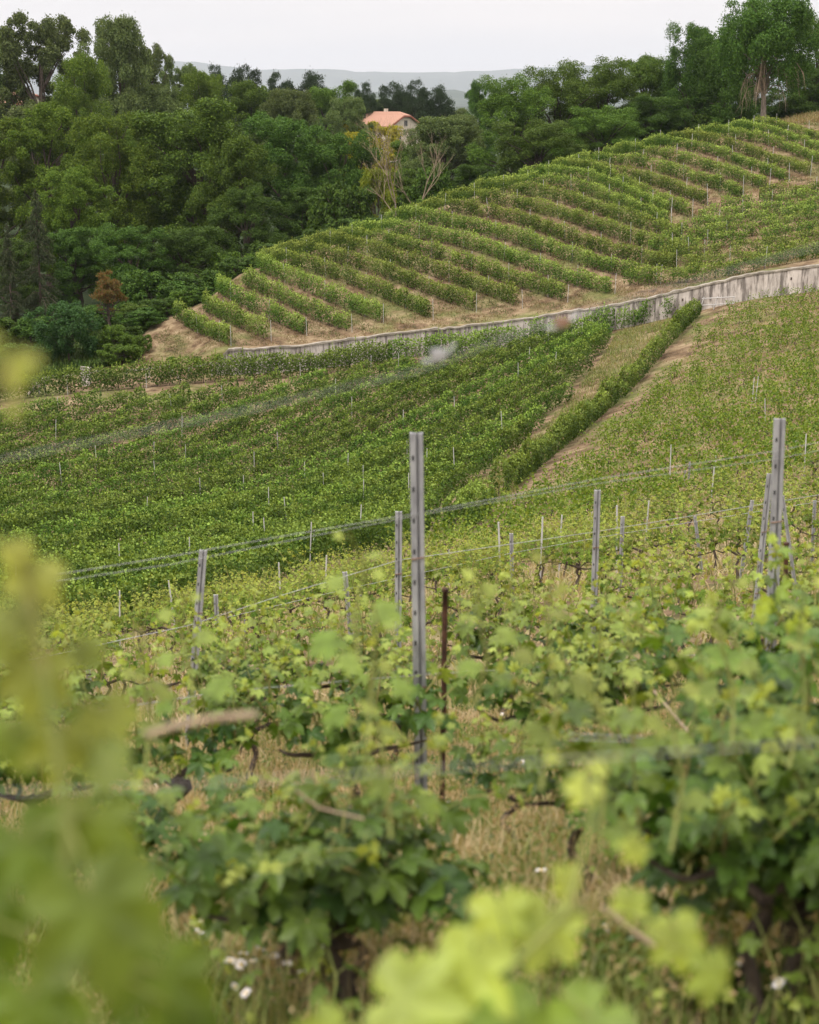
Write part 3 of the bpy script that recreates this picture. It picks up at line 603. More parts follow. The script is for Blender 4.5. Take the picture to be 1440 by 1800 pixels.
fine_low = [vine_proto(s, True, M['vine_near'], nshoot=18, ln=.52, leafr=.088, tips=.3, drop=1.0, head=.36) for s in (5, 6)]
mid_pr = [vine_proto(s, False, M['vine_sparse'], nshoot=10, ln=.62, leafr=.066, tips=.9, head=.4) for s in (11, 12, 13, 14, 15)]
far_pr = [vine_proto(s, False, M['vine_sparse'], nshoot=8, ln=.55, leafr=.09, tips=.7, head=.38, span=.45) for s in (21, 22, 23)]
# nearest plants, set one by one: px of the plant, distance, scale, prototype, label
NEAR = [(1020,5.3,.72,'f3','small open grape vine over the dry grass right of the centre'),(1400,3.8,.85,'l1','low dark grape vine hiding the trunk of the bushy one at the lower right'),(900,6.6,.6,'f2','small grape vine just right of the foot of the dark stake'),
 (1330,4.0,1.0,'l0','dark low grape vine at the lower right before the bushy one'),(600,4.1,.9,'l1','dark low grape vine hanging below the centre post, left of it'),(1440,5.6,1.1,'l0','dark grape vine leaving the right edge low down'),
 (560,4.6,.85,'l0','low dark-leaved grape vine with hanging leaves right of the daisies'),
 (1400,4.3,1.15,'l1','dark-leaved bushy grape vine at the lower right edge'),
 (1150,5.2,.62,'l0','small drooping grape vine left of the dark bushy one'),
 (225,5.7,.8,'l1','low grape vine with dark leaves beside the daisies'),
 (955,8.3,1.0,'f1','grape vine right of the dark iron stake by the centre post'),
 (610,7.7,1.0,'f0','grape vine just left of the tall centre post'),
 (310,7.6,1.0,'f2','grape vine left of the centre post, second plant of its row'),
 (1080,8.3,1.05,'f3','grape vine between the two iron stakes'),
 (1290,8.8,1.05,'f0','grape vine at the foot of the tall right-hand post'),
 (70,7.4,1.,'f3','grape vine behind the blurred leaves at the left edge'),
 (1480,9.3,1.1,'f2','grape vine at the right edge beside the right-hand iron stake'),
 (610,4.3,.7,'f2','slim grape vine with pale shoots left of the centre post foot'),
 (1330,3.7,.8,'f1','grape vine with pale shoots before the right-hand post')]
for i, (px, Y, sc, pk, lb) in enumerate(NEAR):
    pr = (fine_low if pk[0] == 'l' else fine_pr)[int(pk[1])]; gz = z1((px - 720) / 3000 * Y, Y); f = Y * CP - (gz - EZ) * SP
    put_vine(pr, (px - 720) / 3000 * f, Y, random.uniform(-.3, .3) + (math.pi if i % 2 else 0), sc, lb, 'nearest grape vines')
# planted rows behind, whole slope down to the dense plot
cand = []
yy = 10.6
while yy < 133:
    dy = 1.75 if yy < 40 else 1.9
    xm = .25 * yy + 3
    for x in np.arange(-xm, xm + 3, 1.12):
        X = x + random.gauss(0, .2); Y = yy + .12 * x + random.gauss(0, .22)
        cand.append((X, Y))
    yy += dy
cand = np.array(cand)
sparse_poly = [G(-300,1500,9), G(-300,1190,30), G(-100,1165,38), G(100,1150,38.5), G(300,1085,43), G(600,1015,49.5), G(770,975,55), G(860,945,61), G(945,885,73), G(1030,815,85), G(1115,740,98), G(1175,672,108), G(1230,590,119), G(1290,555,125), G(1440,515,124), G(1600,500,122), G(1900,900,40), G(1900,1500,9)]
ok = in_poly(cand[:, 0], cand[:, 1], sparse_poly); cand = cand[ok]; zc = Z(cand[:, 0], cand[:, 1])
qx, qy = proj(cand[:, 0], cand[:, 1], zc + .8); see = (qx > -60) & (qx < 1500) & (qy > 400); cand, zc = cand[see], zc[see]
o_ = np.argsort(cand[:, 1]); cand, zc = cand[o_], zc[o_]
NB = 270
for i, (x, y) in enumerate(cand[:NB]):
    pr = (fine_pr[i % 4] if y < 13 else mid_pr[i % 5])
    if random.random() < .05: continue
    row = 'front' if y < 13 else 'near' if y < 22 else 'middle'
    put_vine(pr, x, y, random.uniform(-.35, .35) + (math.pi if random.random() < .5 else 0), random.uniform(.82, 1.12) * (1.0 if y < 20 else 1.05),
             {'front': 'leafy grape vine in the first row behind the two tallest posts', 'near': 'pale green grape vine on the near slope around the leaning posts', 'middle': 'small pale grape vine farther down the near slope'}[row], {'front': 'grape vines behind the tallest posts', 'near': 'grape vines of the near slope', 'middle': 'grape vines farther down the slope'}[row])
# the many small ones beyond, one mass
def mass(cs, zs):
    mb = MB(); pre = []
    for me_seed in (31, 32, 33, 34):
        wd, fo = make_vine(me_seed, False, nshoot=8, ln=.6, leafr=.085, head=.42, tips=.7)
        V = np.concatenate(fo.V); # swap lobed faces for leaf quads to stay light
        pre.append((wd, V))
    r_ = np.random.default_rng(77)
    for (x, y), z in zip(cs, zs):
        vg = .5 + .5 * math.sin(x * .33 + 1.3 * math.sin(y * .21)) * math.cos(y * .27 + x * .1)
        if r_.random() < .18 - .14 * vg: continue
        sc = r_.uniform(.75, 1.2) * (.9 + .28 * vg); a = r_.uniform(-.4, .4); wd, _ = pre[r_.integers(4)]
        ca, sa = math.cos(a) * sc, math.sin(a) * sc
        n = int((70 + 85 * vg) * r_.uniform(.6, 1.25)); c = np.c_[r_.normal(size=n) * .36, r_.normal(size=n) * .2, (.12 + 1.0 * r_.beta(1.5, 1.5, n)) * r_.uniform(.75, 1.1)]
        k = 7; sx = r_.uniform(-.5, .5, k); kk = r_.integers(k, size=n); c[:, 0] = np.where(r_.random(n) < .6, sx[kk] + (c[:, 2] - .4) * (sx[kk] * .6) + r_.normal(size=n) * .05, c[:, 0])
        h = c[:, 2]; c = np.c_[c[:, 0] * ca - c[:, 1] * sa, c[:, 0] * sa + c[:, 1] * ca, c[:, 2] * sc] + [x, y, z]
        V, Fc = kites(c, nrm(r_.normal(size=(n, 3)) + [0, 0, -.4]), nrm(r_.normal(size=(n, 3)) * .7 + [0, -.3, 1]), .125 * r_.uniform(.6, 1.3, n), .105, .15)
        mb.add(V, Fc, 0, np.clip(sstep(.75, 1.25, h) * r_.random(n) * .7 + (r_.random(n) < .08) * .4 - .1, 0, 1))
        if r_.random() < .5: continue
        for V, (Fc, m_, t_, s_) in zip(wd.V, [(f[0], f[1], f[2], f[3]) for f in wd.F]):
            Vv = np.c_[V[:, 0] * ca - V[:, 1] * sa, V[:, 0] * sa + V[:, 1] * ca, V[:, 2] * sc] + [x, y, z]
            mb.add(Vv, Fc - Fc.min(), 1, 0)
    mb.obj('distant_vines', [M['vine_sparse'], M['bark']], label='sparse pale vines covering the far right slope below the wall', cat='vines', kind='stuff')
mass(cand[NB:], zc[NB:])
# ------------------------------------------------------------------ trees
def tree_mesh(seed, H=21., Rr=6.2, kind='broad', nl=80000, leaf=.21, mat='t_mid', low=.06, gaps=.0, bark='bark'):
    r_ = np.random.default_rng(seed); wood = MB(); fol = MB(); Cs, Rs = [], []
    if kind in ('broad', 'airy', 'weep'):
        # a few big boughs, each carrying many leaf clumps of different size
        nb = {'broad': 13, 'airy': 15, 'weep': 12}[kind] if H > 12 else 8
        bc = []
        for i in range(nb):
            z = H * (low + .14 + (.80 - low) * (i + .5) / nb) ; a = i * 2.399 + r_.normal() * .4
            pr = Rr * .62 * math.sqrt(max(.05, 1 - ((z / H - .45) / .60) ** 2)) * r_.uniform(.65, 1.1); bc.append((math.cos(a) * pr, math.sin(a) * pr, z))
        bc.append((r_.normal() * .4, r_.normal() * .4, H * .82)); bc = np.array(bc)
        for b in bc:
            br = Rr * r_.uniform(.36, .62); m = 17 if kind != 'airy' else 13
            for k in range(m):
                dv = nrm(r_.normal(size=3) + [b[0] / Rr * .7, b[1] / Rr * .7, .25]); c = b + dv * br * np.array([1, 1, 1.0]) * r_.uniform(.5, 1.02)
                if c[2] > H * .97: c[2] = H * .97 - r_.random() * .8
                if c[2] < H * low: continue
                Cs.append(c); Rs.append(Rr * (.07 + .17 * r_.random() ** 1.6) * (.8 if kind == 'airy' else 1))
    elif kind == 'pine':
        for i in range(46):
            a = r_.uniform(0, 6.28); q = math.sqrt(r_.random()) * .85; z = H * (.50 + .43 * (1 - q ** 2) * r_.uniform(.25, 1.05) + .02 * r_.normal())
            Cs.append(np.array([math.cos(a) * q * Rr, math.sin(a) * q * Rr, z])); Rs.append(Rr * r_.uniform(.20, .34))
        for i in range(7): a = r_.uniform(0, 6.28); Cs.append(np.array([math.cos(a) * Rr * .6, math.sin(a) * Rr * .6, H * r_.uniform(.35, .6)])); Rs.append(Rr * .15)
    Cs = np.array(Cs); Rs = np.array(Rs)
    w_ = Rs ** 2 * (1 + .5 * r_.random(len(Rs)))
    j = r_.choice(len(Cs), nl, p=w_ / w_.sum()); dv = nrm(r_.normal(size=(nl, 3)) + np.array([0, 0, .45]))
    rad = r_.random(nl) ** .35; flat = np.array([1.0, 1.0, .86 if kind != 'pine' else .6])
    lump = 1 + .22 * np.sin(dv[:, 0] * 7 + j) * np.sin(dv[:, 1] * 6 + j * 2) * np.cos(dv[:, 2] * 5 + j)
    c = Cs[j] + dv * (Rs[j] * rad * lump)[:, None] * flat
    stray = r_.random(nl) < .06; c[stray] += dv[stray] * (Rs[j[stray]] * .35)[:, None]
    if kind == 'weep':
        st = r_.random(nl) < .24; ns = 40; sx = r_.integers(ns, size=nl); ang = sx * 2.4 + j; rr_ = Rs[j] * (.3 + .8 * (np.sin(sx * 12.9 + j) * .5 + .5))
        hang = r_.random(nl) ** .8 * (1.2 + 1.6 * (np.sin(sx * 3.1 + j * 1.7) * .5 + .5))
        c[st] = np.c_[Cs[j[st], 0] + np.cos(ang[st]) * rr_[st], Cs[j[st], 1] + np.sin(ang[st]) * rr_[st], Cs[j[st], 2] - hang[st]] + r_.normal(size=(st.sum(), 3)) * .06
    c[:, 2] = np.maximum(c[:, 2], .1)
    nv = nrm(dv * .8 + np.array([0, 0, .5]) + r_.normal(size=(nl, 3)) * .4); dd = nrm(dv * .6 + np.array([0, 0, -.25]) + r_.normal(size=(nl, 3)) * .6)
    if kind == 'pine': nv = nrm(r_.normal(size=(nl, 3))); dd = nrm(dv + np.array([0, 0, .5]) + r_.normal(size=(nl, 3)) * .4)
    sz = leaf * r_.uniform(.6, 1.35, nl); V, Fc = kites(c, dd, nv, sz, sz * (.75 if kind != 'pine' else .35)); fol.add(V, Fc)
    th = H * (.80 if kind == 'pine' else .66); zz = np.linspace(0, th, 9); tx = np.cumsum(r_.normal(size=9)) * .10; ty = np.cumsum(r_.normal(size=9)) * .10
    tp = np.c_[tx - tx[0], ty - ty[0], zz - .3]; tr0 = H * .022; wood.add(*tube(tp, np.linspace(tr0 * 1.25, tr0 * .3, 9), 9), 0, 0, True)
    for q in r_.choice(len(Cs), min(len(Cs), 26), replace=False):
        e = Cs[q]; zb = np.clip(e[2] * r_.uniform(.45, .75), H * .12, th * .95); b = np.array([np.interp(zb, zz, tp[:, 0]), np.interp(zb, zz, tp[:, 1]), zb]); mdl = (b + e) / 2 + r_.normal(size=3) * .4 + [0, 0, .5 if kind != 'pine' else -.1]
        wood.add(*tube([b, (b + mdl) / 2 + r_.normal(size=3) * .1, mdl, (mdl + e) / 2 + r_.normal(size=3) * .15, e], [tr0 * .42, tr0 * .34, tr0 * .24, tr0 * .15, tr0 * .06], 5, False), 0, 0, True)
    return wood.mesh('trunk', [M[bark]]), fol.mesh('crown', [M[mat]]), H, Rr
def spruce_mesh(seed, H=12., Rr=2.6, nl=15000, mat='t_spruce'):
    r_ = np.random.default_rng(seed); wood = MB(); fol = MB(); zz = np.linspace(-.2, H, 8); wood.add(*tube(np.c_[zz * 0, zz * 0, zz], np.linspace(.16, .02, 8), 7), 0, 0, True)
    br = []
    for i in range(115):
        t = r_.random() ** .85; z = H * (.08 + .9 * t); L_ = Rr * (1 - t) ** .8 * r_.uniform(.55, 1.1) + .15; a = r_.uniform(0, 6.28); br.append((z, L_, a))
        e = np.array([math.cos(a) * L_, math.sin(a) * L_, z - L_ * .28]); wood.add(*tube([(0, 0, z), (e[0] * .5, e[1] * .5, z + .02), e], [.03, .02, .008], 3, False))
    br = np.array(br); j = r_.choice(len(br), nl, p=br[:, 1] / br[:, 1].sum()); t = .15 + .85 * r_.random(nl); L_ = br[j, 1] * t; a = br[j, 2]
    c = np.c_[np.cos(a) * L_, np.sin(a) * L_, br[j, 0] - L_ * .25 * t] + np.c_[r_.normal(size=nl) * .09, r_.normal(size=nl) * .09, -r_.random(nl) * .38]
    V, Fc = kites(c, nrm(r_.normal(size=(nl, 3)) * .5 + [0, 0, -1]), rdir(nl), .22, .06); fol.add(V, Fc)
    return wood.mesh('trunk', [M['bark']]), fol.mesh('crown', [M[mat]]), H, Rr
TP = {
 'broadA': tree_mesh(1), 'broadB': tree_mesh(2, low=.03), 'broadC': tree_mesh(3, mat='t_dark', nl=80000), 'broadD': tree_mesh(4, mat='t_dark', low=.02, nl=80000),
 'lightA': tree_mesh(5, mat='t_light', low=.1, leaf=.2), 'lightB': tree_mesh(6, mat='t_light', kind='airy', leaf=.2), 'greyA': tree_mesh(7, H=29, Rr=9, mat='t_grey', kind='airy', nl=80000, leaf=.32), 'greyB': tree_mesh(8, H=24, Rr=8, mat='t_grey', kind='broad', nl=80000, leaf=.28),
 'ygreen': tree_mesh(21, mat='t_yg', H=10, Rr=4.5, nl=22000, leaf=.24),
 'yellow': tree_mesh(9, mat='t_yellow', H=9, Rr=3.5, nl=15000, leaf=.22), 'weepA': tree_mesh(10, H=15, Rr=6.8, kind='weep', mat='t_dark', nl=80000, bark='pale_bark', low=.28), 'weepB': tree_mesh(11, H=17, kind='weep', mat='t_dark', nl=76000, low=.05),
 'oakR': tree_mesh(12, Rr=6.8, mat='t_mid', leaf=.21, low=.04, nl=76000), 'pineA': tree_mesh(13, kind='pine', H=24, Rr=7, mat='t_pine', nl=22000, leaf=.42), 'pineB': tree_mesh(14, kind='pine', H=24, Rr=7, mat='t_pine', nl=22000, leaf=.42),
 'shrub': tree_mesh(15, H=4.6, Rr=2.9, mat='t_blue', nl=17000, leaf=.17, low=.02), 'bush': tree_mesh(16, H=3.6, Rr=2.2, mat='t_mid', nl=13000, leaf=.17, low=.01), 'bushD': tree_mesh(17, H=4.5, Rr=2.6, mat='t_dark', nl=14000, leaf=.19, low=.01),
 'spruce': spruce_mesh(18), 'redpine': tree_mesh(19, H=4.6, Rr=1.2, kind='pine', mat='t_red', nl=5200, leaf=.2)}
def put_tree(pk, px, top, Y, wpx, label, group=None, name='deciduous_tree', cat='tree', sink=0, rz=None):
    wood, fol, H, Rr = TP[pk]; z_t = W(px, top, Y)[2]; x = W(px, top, Y)[0]; gz = z1(x, Y) - sink; h = max(z_t - gz, 1.5); sz = h / H * 1.02; sxy = wpx / 3000. * Y / (2 * Rr)
    o = empty(name, (x, Y, gz), label, cat, group, rz if rz is not None else random.uniform(0, 6.28), (sxy, sxy, sz))
    for nm, me in (('trunk', wood), ('crown', fol)):
        c = bpy.data.objects.new(nm, me); C.objects.link(c); c.parent = o
    return o
T = [
 # far row of trees behind the wood, left to right
 ('greyA',-25,60,300,170,'pale grey-green tree cut by the left edge, top left'),
 ('greyA',62,30,295,175,'tall airy grey-green tree at the top left corner'),
 ('greyB',205,38,290,140,'tall dark-topped tree second from the top left corner'),
 ('greyA',245,80,300,110,'airy pale tree on the right flank of the tall dark-topped tree'),
 ('lightA',140,106,255,130,'rounded mid-green tree before the two tall left trees'),
 ('greyB',60,190,258,150,'shaded low tree left below the tall airy tree'),
 ('greyA',312,114,330,90,'thin airy tree between the tall trees and the pines'),
 ('greyB',275,155,290,120,'dull green tree below the thin airy tree'),
 ('lightA',350,132,300,110,'bright rounded tree below the leftmost pine'),
 ('broadA',432,150,300,130,'green tree below the middle pines'),
 ('greyB',508,162,290,110,'grey-green tree above the big dark front tree'),
 ('broadB',575,146,320,110,'green tree left of the house below the pines'),
 ('greyB',610,175,300,90,'dull drooping tree beside the house roof'),
 ('broadC',845,146,330,70,'dark tree between the far pines and the oak wood'),
 ('greyB',785,192,430,110,'pale bushy tree right of the house'),
 ('broadB',730,192,420,90,'green tree directly behind the house roof'),
 ('greyB',655,178,430,90,'dull green tree behind the left end of the house roof'),
 ('greyB',812,205,300,90,'pale tree at the left edge of the oak wood'),
 # wood in front, left
 ('lightB',-15,215,205,150,'light green tree leaving the left edge of the picture'),
 ('lightB',75,190,205,170,'light green spreading tree with visible limbs on the left'),
 ('lightA',195,208,200,170,'light green tree with a crooked pale trunk'),
 ('lightB',130,300,190,150,'lower light green tree between the two spreading ones'),
 ('broadA',262,225,215,130,'green tree wedged left of the largest rounded tree'),
 ('broadB',345,180,203,230,'largest rounded green tree in the middle of the wood'),
 ('broadA',405,250,196,150,'green tree on the right shoulder of the largest one'),
 ('broadD',430,330,190,130,'dark tree above the top left vine hedges'),
 ('broadC',500,205,210,170,'dark dense tree right of the largest rounded tree'),
 ('broadD',590,235,206,150,'dark wide tree left of the bare trunk'),
 ('broadD',540,330,200,150,'dark low tree just behind the vine brow'),
 ('broadC',330,400,182,150,'dark shaded tree over the bare grassy corner'),
 ('broadD',230,400,178,140,'dark shaded tree behind the reddish pine'),
 ('broadC',130,400,185,140,'dark shaded tree behind the spruce'),
 ('broadD',20,420,180,130,'dark shaded tree low on the left edge'),
 ('greyB',780,210,245,150,'grey-green tree right of the bare trunk'),
 ('broadA',700,300,235,90,'green tree behind the bare trunk'),
 ('broadC',830,290,235,100,'dark green tree below the pale bushy one'),
 ('broadB',740,250,260,110,'soft green tree right behind the dead one'),
 # oak wood on the right
 ('oakR',905,138,240,150,'leftmost oak of the wood on the hill brow'),
 ('oakR',985,122,246,150,'second oak of the wood on the hill brow'),
 ('oakR',1065,108,250,150,'third oak of the wood on the hill brow'),
 ('oakR',950,215,228,160,'low leafy oak before the first two on the hill brow'),
 ('broadA',1140,104,255,140,'green tree between the oaks and the drooping trees'),
 ('oakR',1060,190,236,150,'low leafy oak above the middle of the brow'),
 ('broadC',1150,170,244,120,'dark tree behind the top of the vine brow'),
 ('weepB',1225,48,250,120,'drooping leafy tree left of the great pale-trunked tree'),
 ('weepB',1275,70,246,120,'drooping leafy tree touching the great pale-trunked tree'),
 ('broadC',1210,130,262,110,'dark tree filling the gap under the drooping trees'),
 ('broadA',1445,30,262,120,'tree cut by the right edge behind the great tree'),
 ('broadD',1420,120,258,140,'dark low tree behind the hilltop at the right edge'),
 ('broadD',1310,140,262,120,'dark tree in the shade behind the pale trunk'),
]
for t in T: put_tree(*t)
great = put_tree('weepA', 1352, 4, 206, 190, 'great drooping tree with a pale bare trunk on the hilltop', rz=.6)
for i, (px, top, Y, wpx) in enumerate([(378,98,380,46),(432,97,385,66),(490,112,380,58),(545,109,380,66),(640,132,400,44),(690,130,405,62),(735,127,400,50),(775,136,402,46)]):
    put_tree('pineA' if i % 2 else 'pineB', px, top, Y, wpx * 1.15, ['round dark pine leftmost in its row','broad dark pine second from the left','dark pine in the middle of the left pine row','broad pine at the right end of the left pine row','first dark pine left above the house','tall dark pine just above the house','slender dark pine right above the house','last dark pine before the gap to the distant hills'][i], 'dark pines on the skyline', 'pine_tree', 'pine')
put_tree('spruce', 62, 335, 158, 110, 'sparse dark spruce at the left edge of the wood', name='spruce_tree', cat='spruce')
put_tree('spruce', 12, 395, 156, 80, 'smaller dark spruce beside the sparse one', name='spruce_tree', cat='spruce')
put_tree('redpine', 190, 476, 147, 60, 'small pine with reddish needles before the dark wood', name='pine_tree', cat='pine')
put_tree('shrub', 118, 540, 141, 118, 'bluish green rounded shrub at the foot of the wood', name='large_shrub', cat='shrub')
BU = [('bushD',255,575,147,80,'dark bush rising over the left end of the bare slope'),('bushD',215,600,144,70,'dark bush between the reddish pine and the rail fence'),('bush',320,540,151,50,'green bush peeping over the head of the first hedge'),
 ('bushD',290,555,149,60,'dark bush leaning over the top of the bare slope'),('bushD',345,520,152,60,'dark bush behind the second hedge from the bare corner'),('bushD',420,470,157,80,'dark bush behind the fourth hedge head'),('bushD',500,430,162,90,'dark bush behind the sixth hedge head'),('bushD',560,405,165,90,'dark bush behind the eighth hedge head'),('bushD',640,385,172,90,'dark bush right under the yellow-green trees'),('bushD',712,385,176,70,'dark low bush at the foot of the pale dead tree'),('bush',765,352,178,60,'pale low bush right of the dead tree'),('bushD',600,330,185,120,'tall dark bush left of the pale dead tree'),('bushD',760,300,195,110,'tall dark bush right of the pale dead tree'),
 ('bush',200,575,142,60,'light bush right of the bluish shrub'),('bush',245,600,141,40,'small bush at the left end of the bare slope'),('bush',215,635,139,70,'low bush above the wooden rail'),('bush',35,610,143,90,'dark bush left of the bluish shrub'),
 ('bushD',255,480,160,110,'leafy bush right of the reddish pine'),('bush',235,545,152,70,'bright bush below the reddish pine'),('bushD',300,500,164,120,'broad dark bush left of the grassy corner'),('bushD',350,480,170,110,'dark bush behind the topmost of the short hedges'),('bushD',270,560,156,70,'dark bush touching the bare slope'),
 ('bushD',170,540,150,80,'dark bush between the shrub and the reddish pine'),('bush',410,450,180,90,'green bush on the brow behind the vines'),('bushD',470,430,186,100,'dark bush on the brow behind the vines'),('bushD',590,400,194,100,'dark undergrowth bush left of the bare trunk'),('bush',745,360,205,70,'pale bush right of the bare trunk'),('bushD',800,340,210,90,'dark bush under the oaks'),
 ('bushD',880,310,218,100,'dark undergrowth bush below the first oak'),('bushD',980,285,226,100,'dark undergrowth bush below the second oak'),('bushD',1090,262,232,90,'dark undergrowth bush below the third oak'),('bushD',1170,235,240,80,'dark undergrowth bush left of the drooping trees'),('bushD',1250,205,244,90,'dark undergrowth under the drooping trees'),
 ('bushD',60,560,150,90,'dark undergrowth bush behind the bluish shrub'),('bushD',-10,560,150,110,'dark bush at the left edge of the wood'),('bushD',0,650,138,100,'dark bush at the left end of the rail fence'),
 ('bushD',1400,190,258,120,'dark bush behind the hilltop grass'),('bushD',1300,195,254,80,'dark bush behind the pale trunk'),
 ('bush',1375,480,127,46,'ivy-like bush hanging before the wall at the right')]
for b in BU[:-1]: put_tree(*b, name='bush', cat='bush')
put_tree('yellow', 645, 218, 300, 105, 'yellow-green tree beside the house', name='deciduous_tree')
put_tree('greyB', 716, 262, 310, 70, 'soft green tree hiding the lower walls of the house')
put_tree('yellow', 632, 236, 296, 80, 'small yellow-green tree left below the house', name='deciduous_tree')
put_tree('ygreen', 668, 300, 196, 90, 'low yellow-green tree around the bare trunk', name='deciduous_tree')
# bare tree: pale branching limbs
def bare_tree(px, top, base_py, Y, label, name='bare_tree', seed=0, spread=.5, lean=0, depth=5, mat='dead'):
    r_ = np.random.default_rng(seed); x, _, zt = W(px, top, Y); gz = min(z1(x, Y), W(px, base_py, Y)[2]); H = zt - gz; root = empty(name, (x, Y, gz), label, 'bare tree')
    mb = MB(); mb2 = MB()
    def grow(p, d, L_, r, k, tgt):
        pts = [p]
        for i in range(4): d = nrm(d + r_.normal(size=3) * .13 + [0, 0, .05]); pts.append(pts[-1] + d * L_ / 4)
        tgt.add(*tube(pts, np.linspace(r, r * .6, 5), 7 if k > 3 else 4, False), 0, 0, True)
        if k == 0: return
        for q in range(3 if k > 1 else 4):
            a = r_.uniform(0, 6.28); nd = nrm(d + np.array([math.cos(a), math.sin(a), .12]) * spread * r_.uniform(.6, 1.2)); at = pts[-1] if q < 2 else pts[r_.integers(2, 4)]
            grow(at, nd, L_ * r_.uniform(.6, .85), r * .55, k - 1, mb2)
    grow(np.array([0, 0, -.2]), np.array([lean, 0, 1.]), H * .36, H * .011, depth, mb)
    mb.obj('trunk', [M['pale_bark']], root); mb2.obj('branches', [M[mat]], root); return root
bare_tree(698, 225, 392, 178, 'pale dead tree with many fine bare branches in the gap', seed=4, spread=.5)
bare_tree(732, 250, 385, 182, 'second thinner bare tree just right of the pale dead one', seed=9, spread=.45, lean=.1, depth=4)
# drooping dead boughs on the great tree
def dead_boughs():
    r_ = np.random.default_rng(8); mb = MB(); H = TP['weepA'][2]
    for i in range(15):
        a = r_.uniform(-2.6, -.5) ; b = np.array([0, 0, H * r_.uniform(.24, .48)]); L_ = r_.uniform(3.4, 6.0); o_ = np.array([math.cos(a), math.sin(a), 0])
        p = [b, b + o_ * L_ * .4 + [0, 0, 1.1], b + o_ * L_ * .8 + [0, 0, .9], b + o_ * L_ + [0, 0, -.4], b + o_ * L_ * 1.08 + [0, 0, -1.9 - r_.random()]]
        mb.add(*tube(p, [.10, .075, .05, .03, .012], 5, False), 0, 0, True)
        for k in range(9):
            t = r_.uniform(.35, 1); q = (1 - t) * p[1] + t * p[3] + [0, 0, .2]; e = q + np.array([r_.normal() * .35 + o_[0] * .3, r_.normal() * .35 + o_[1] * .3, -r_.uniform(.8, 2.4)])
            mb.add(*tube([q, (q + e) / 2 + r_.normal(size=3) * .1 + [0, 0, .15], e], [.03, .018, .007], 3, False))
    o = mb.obj('dead_boughs', [M['dead']], great, label='bare tan drooping boughs'); o.rotation_euler = (0, 0, -.6 ); return o
dead_boughs()
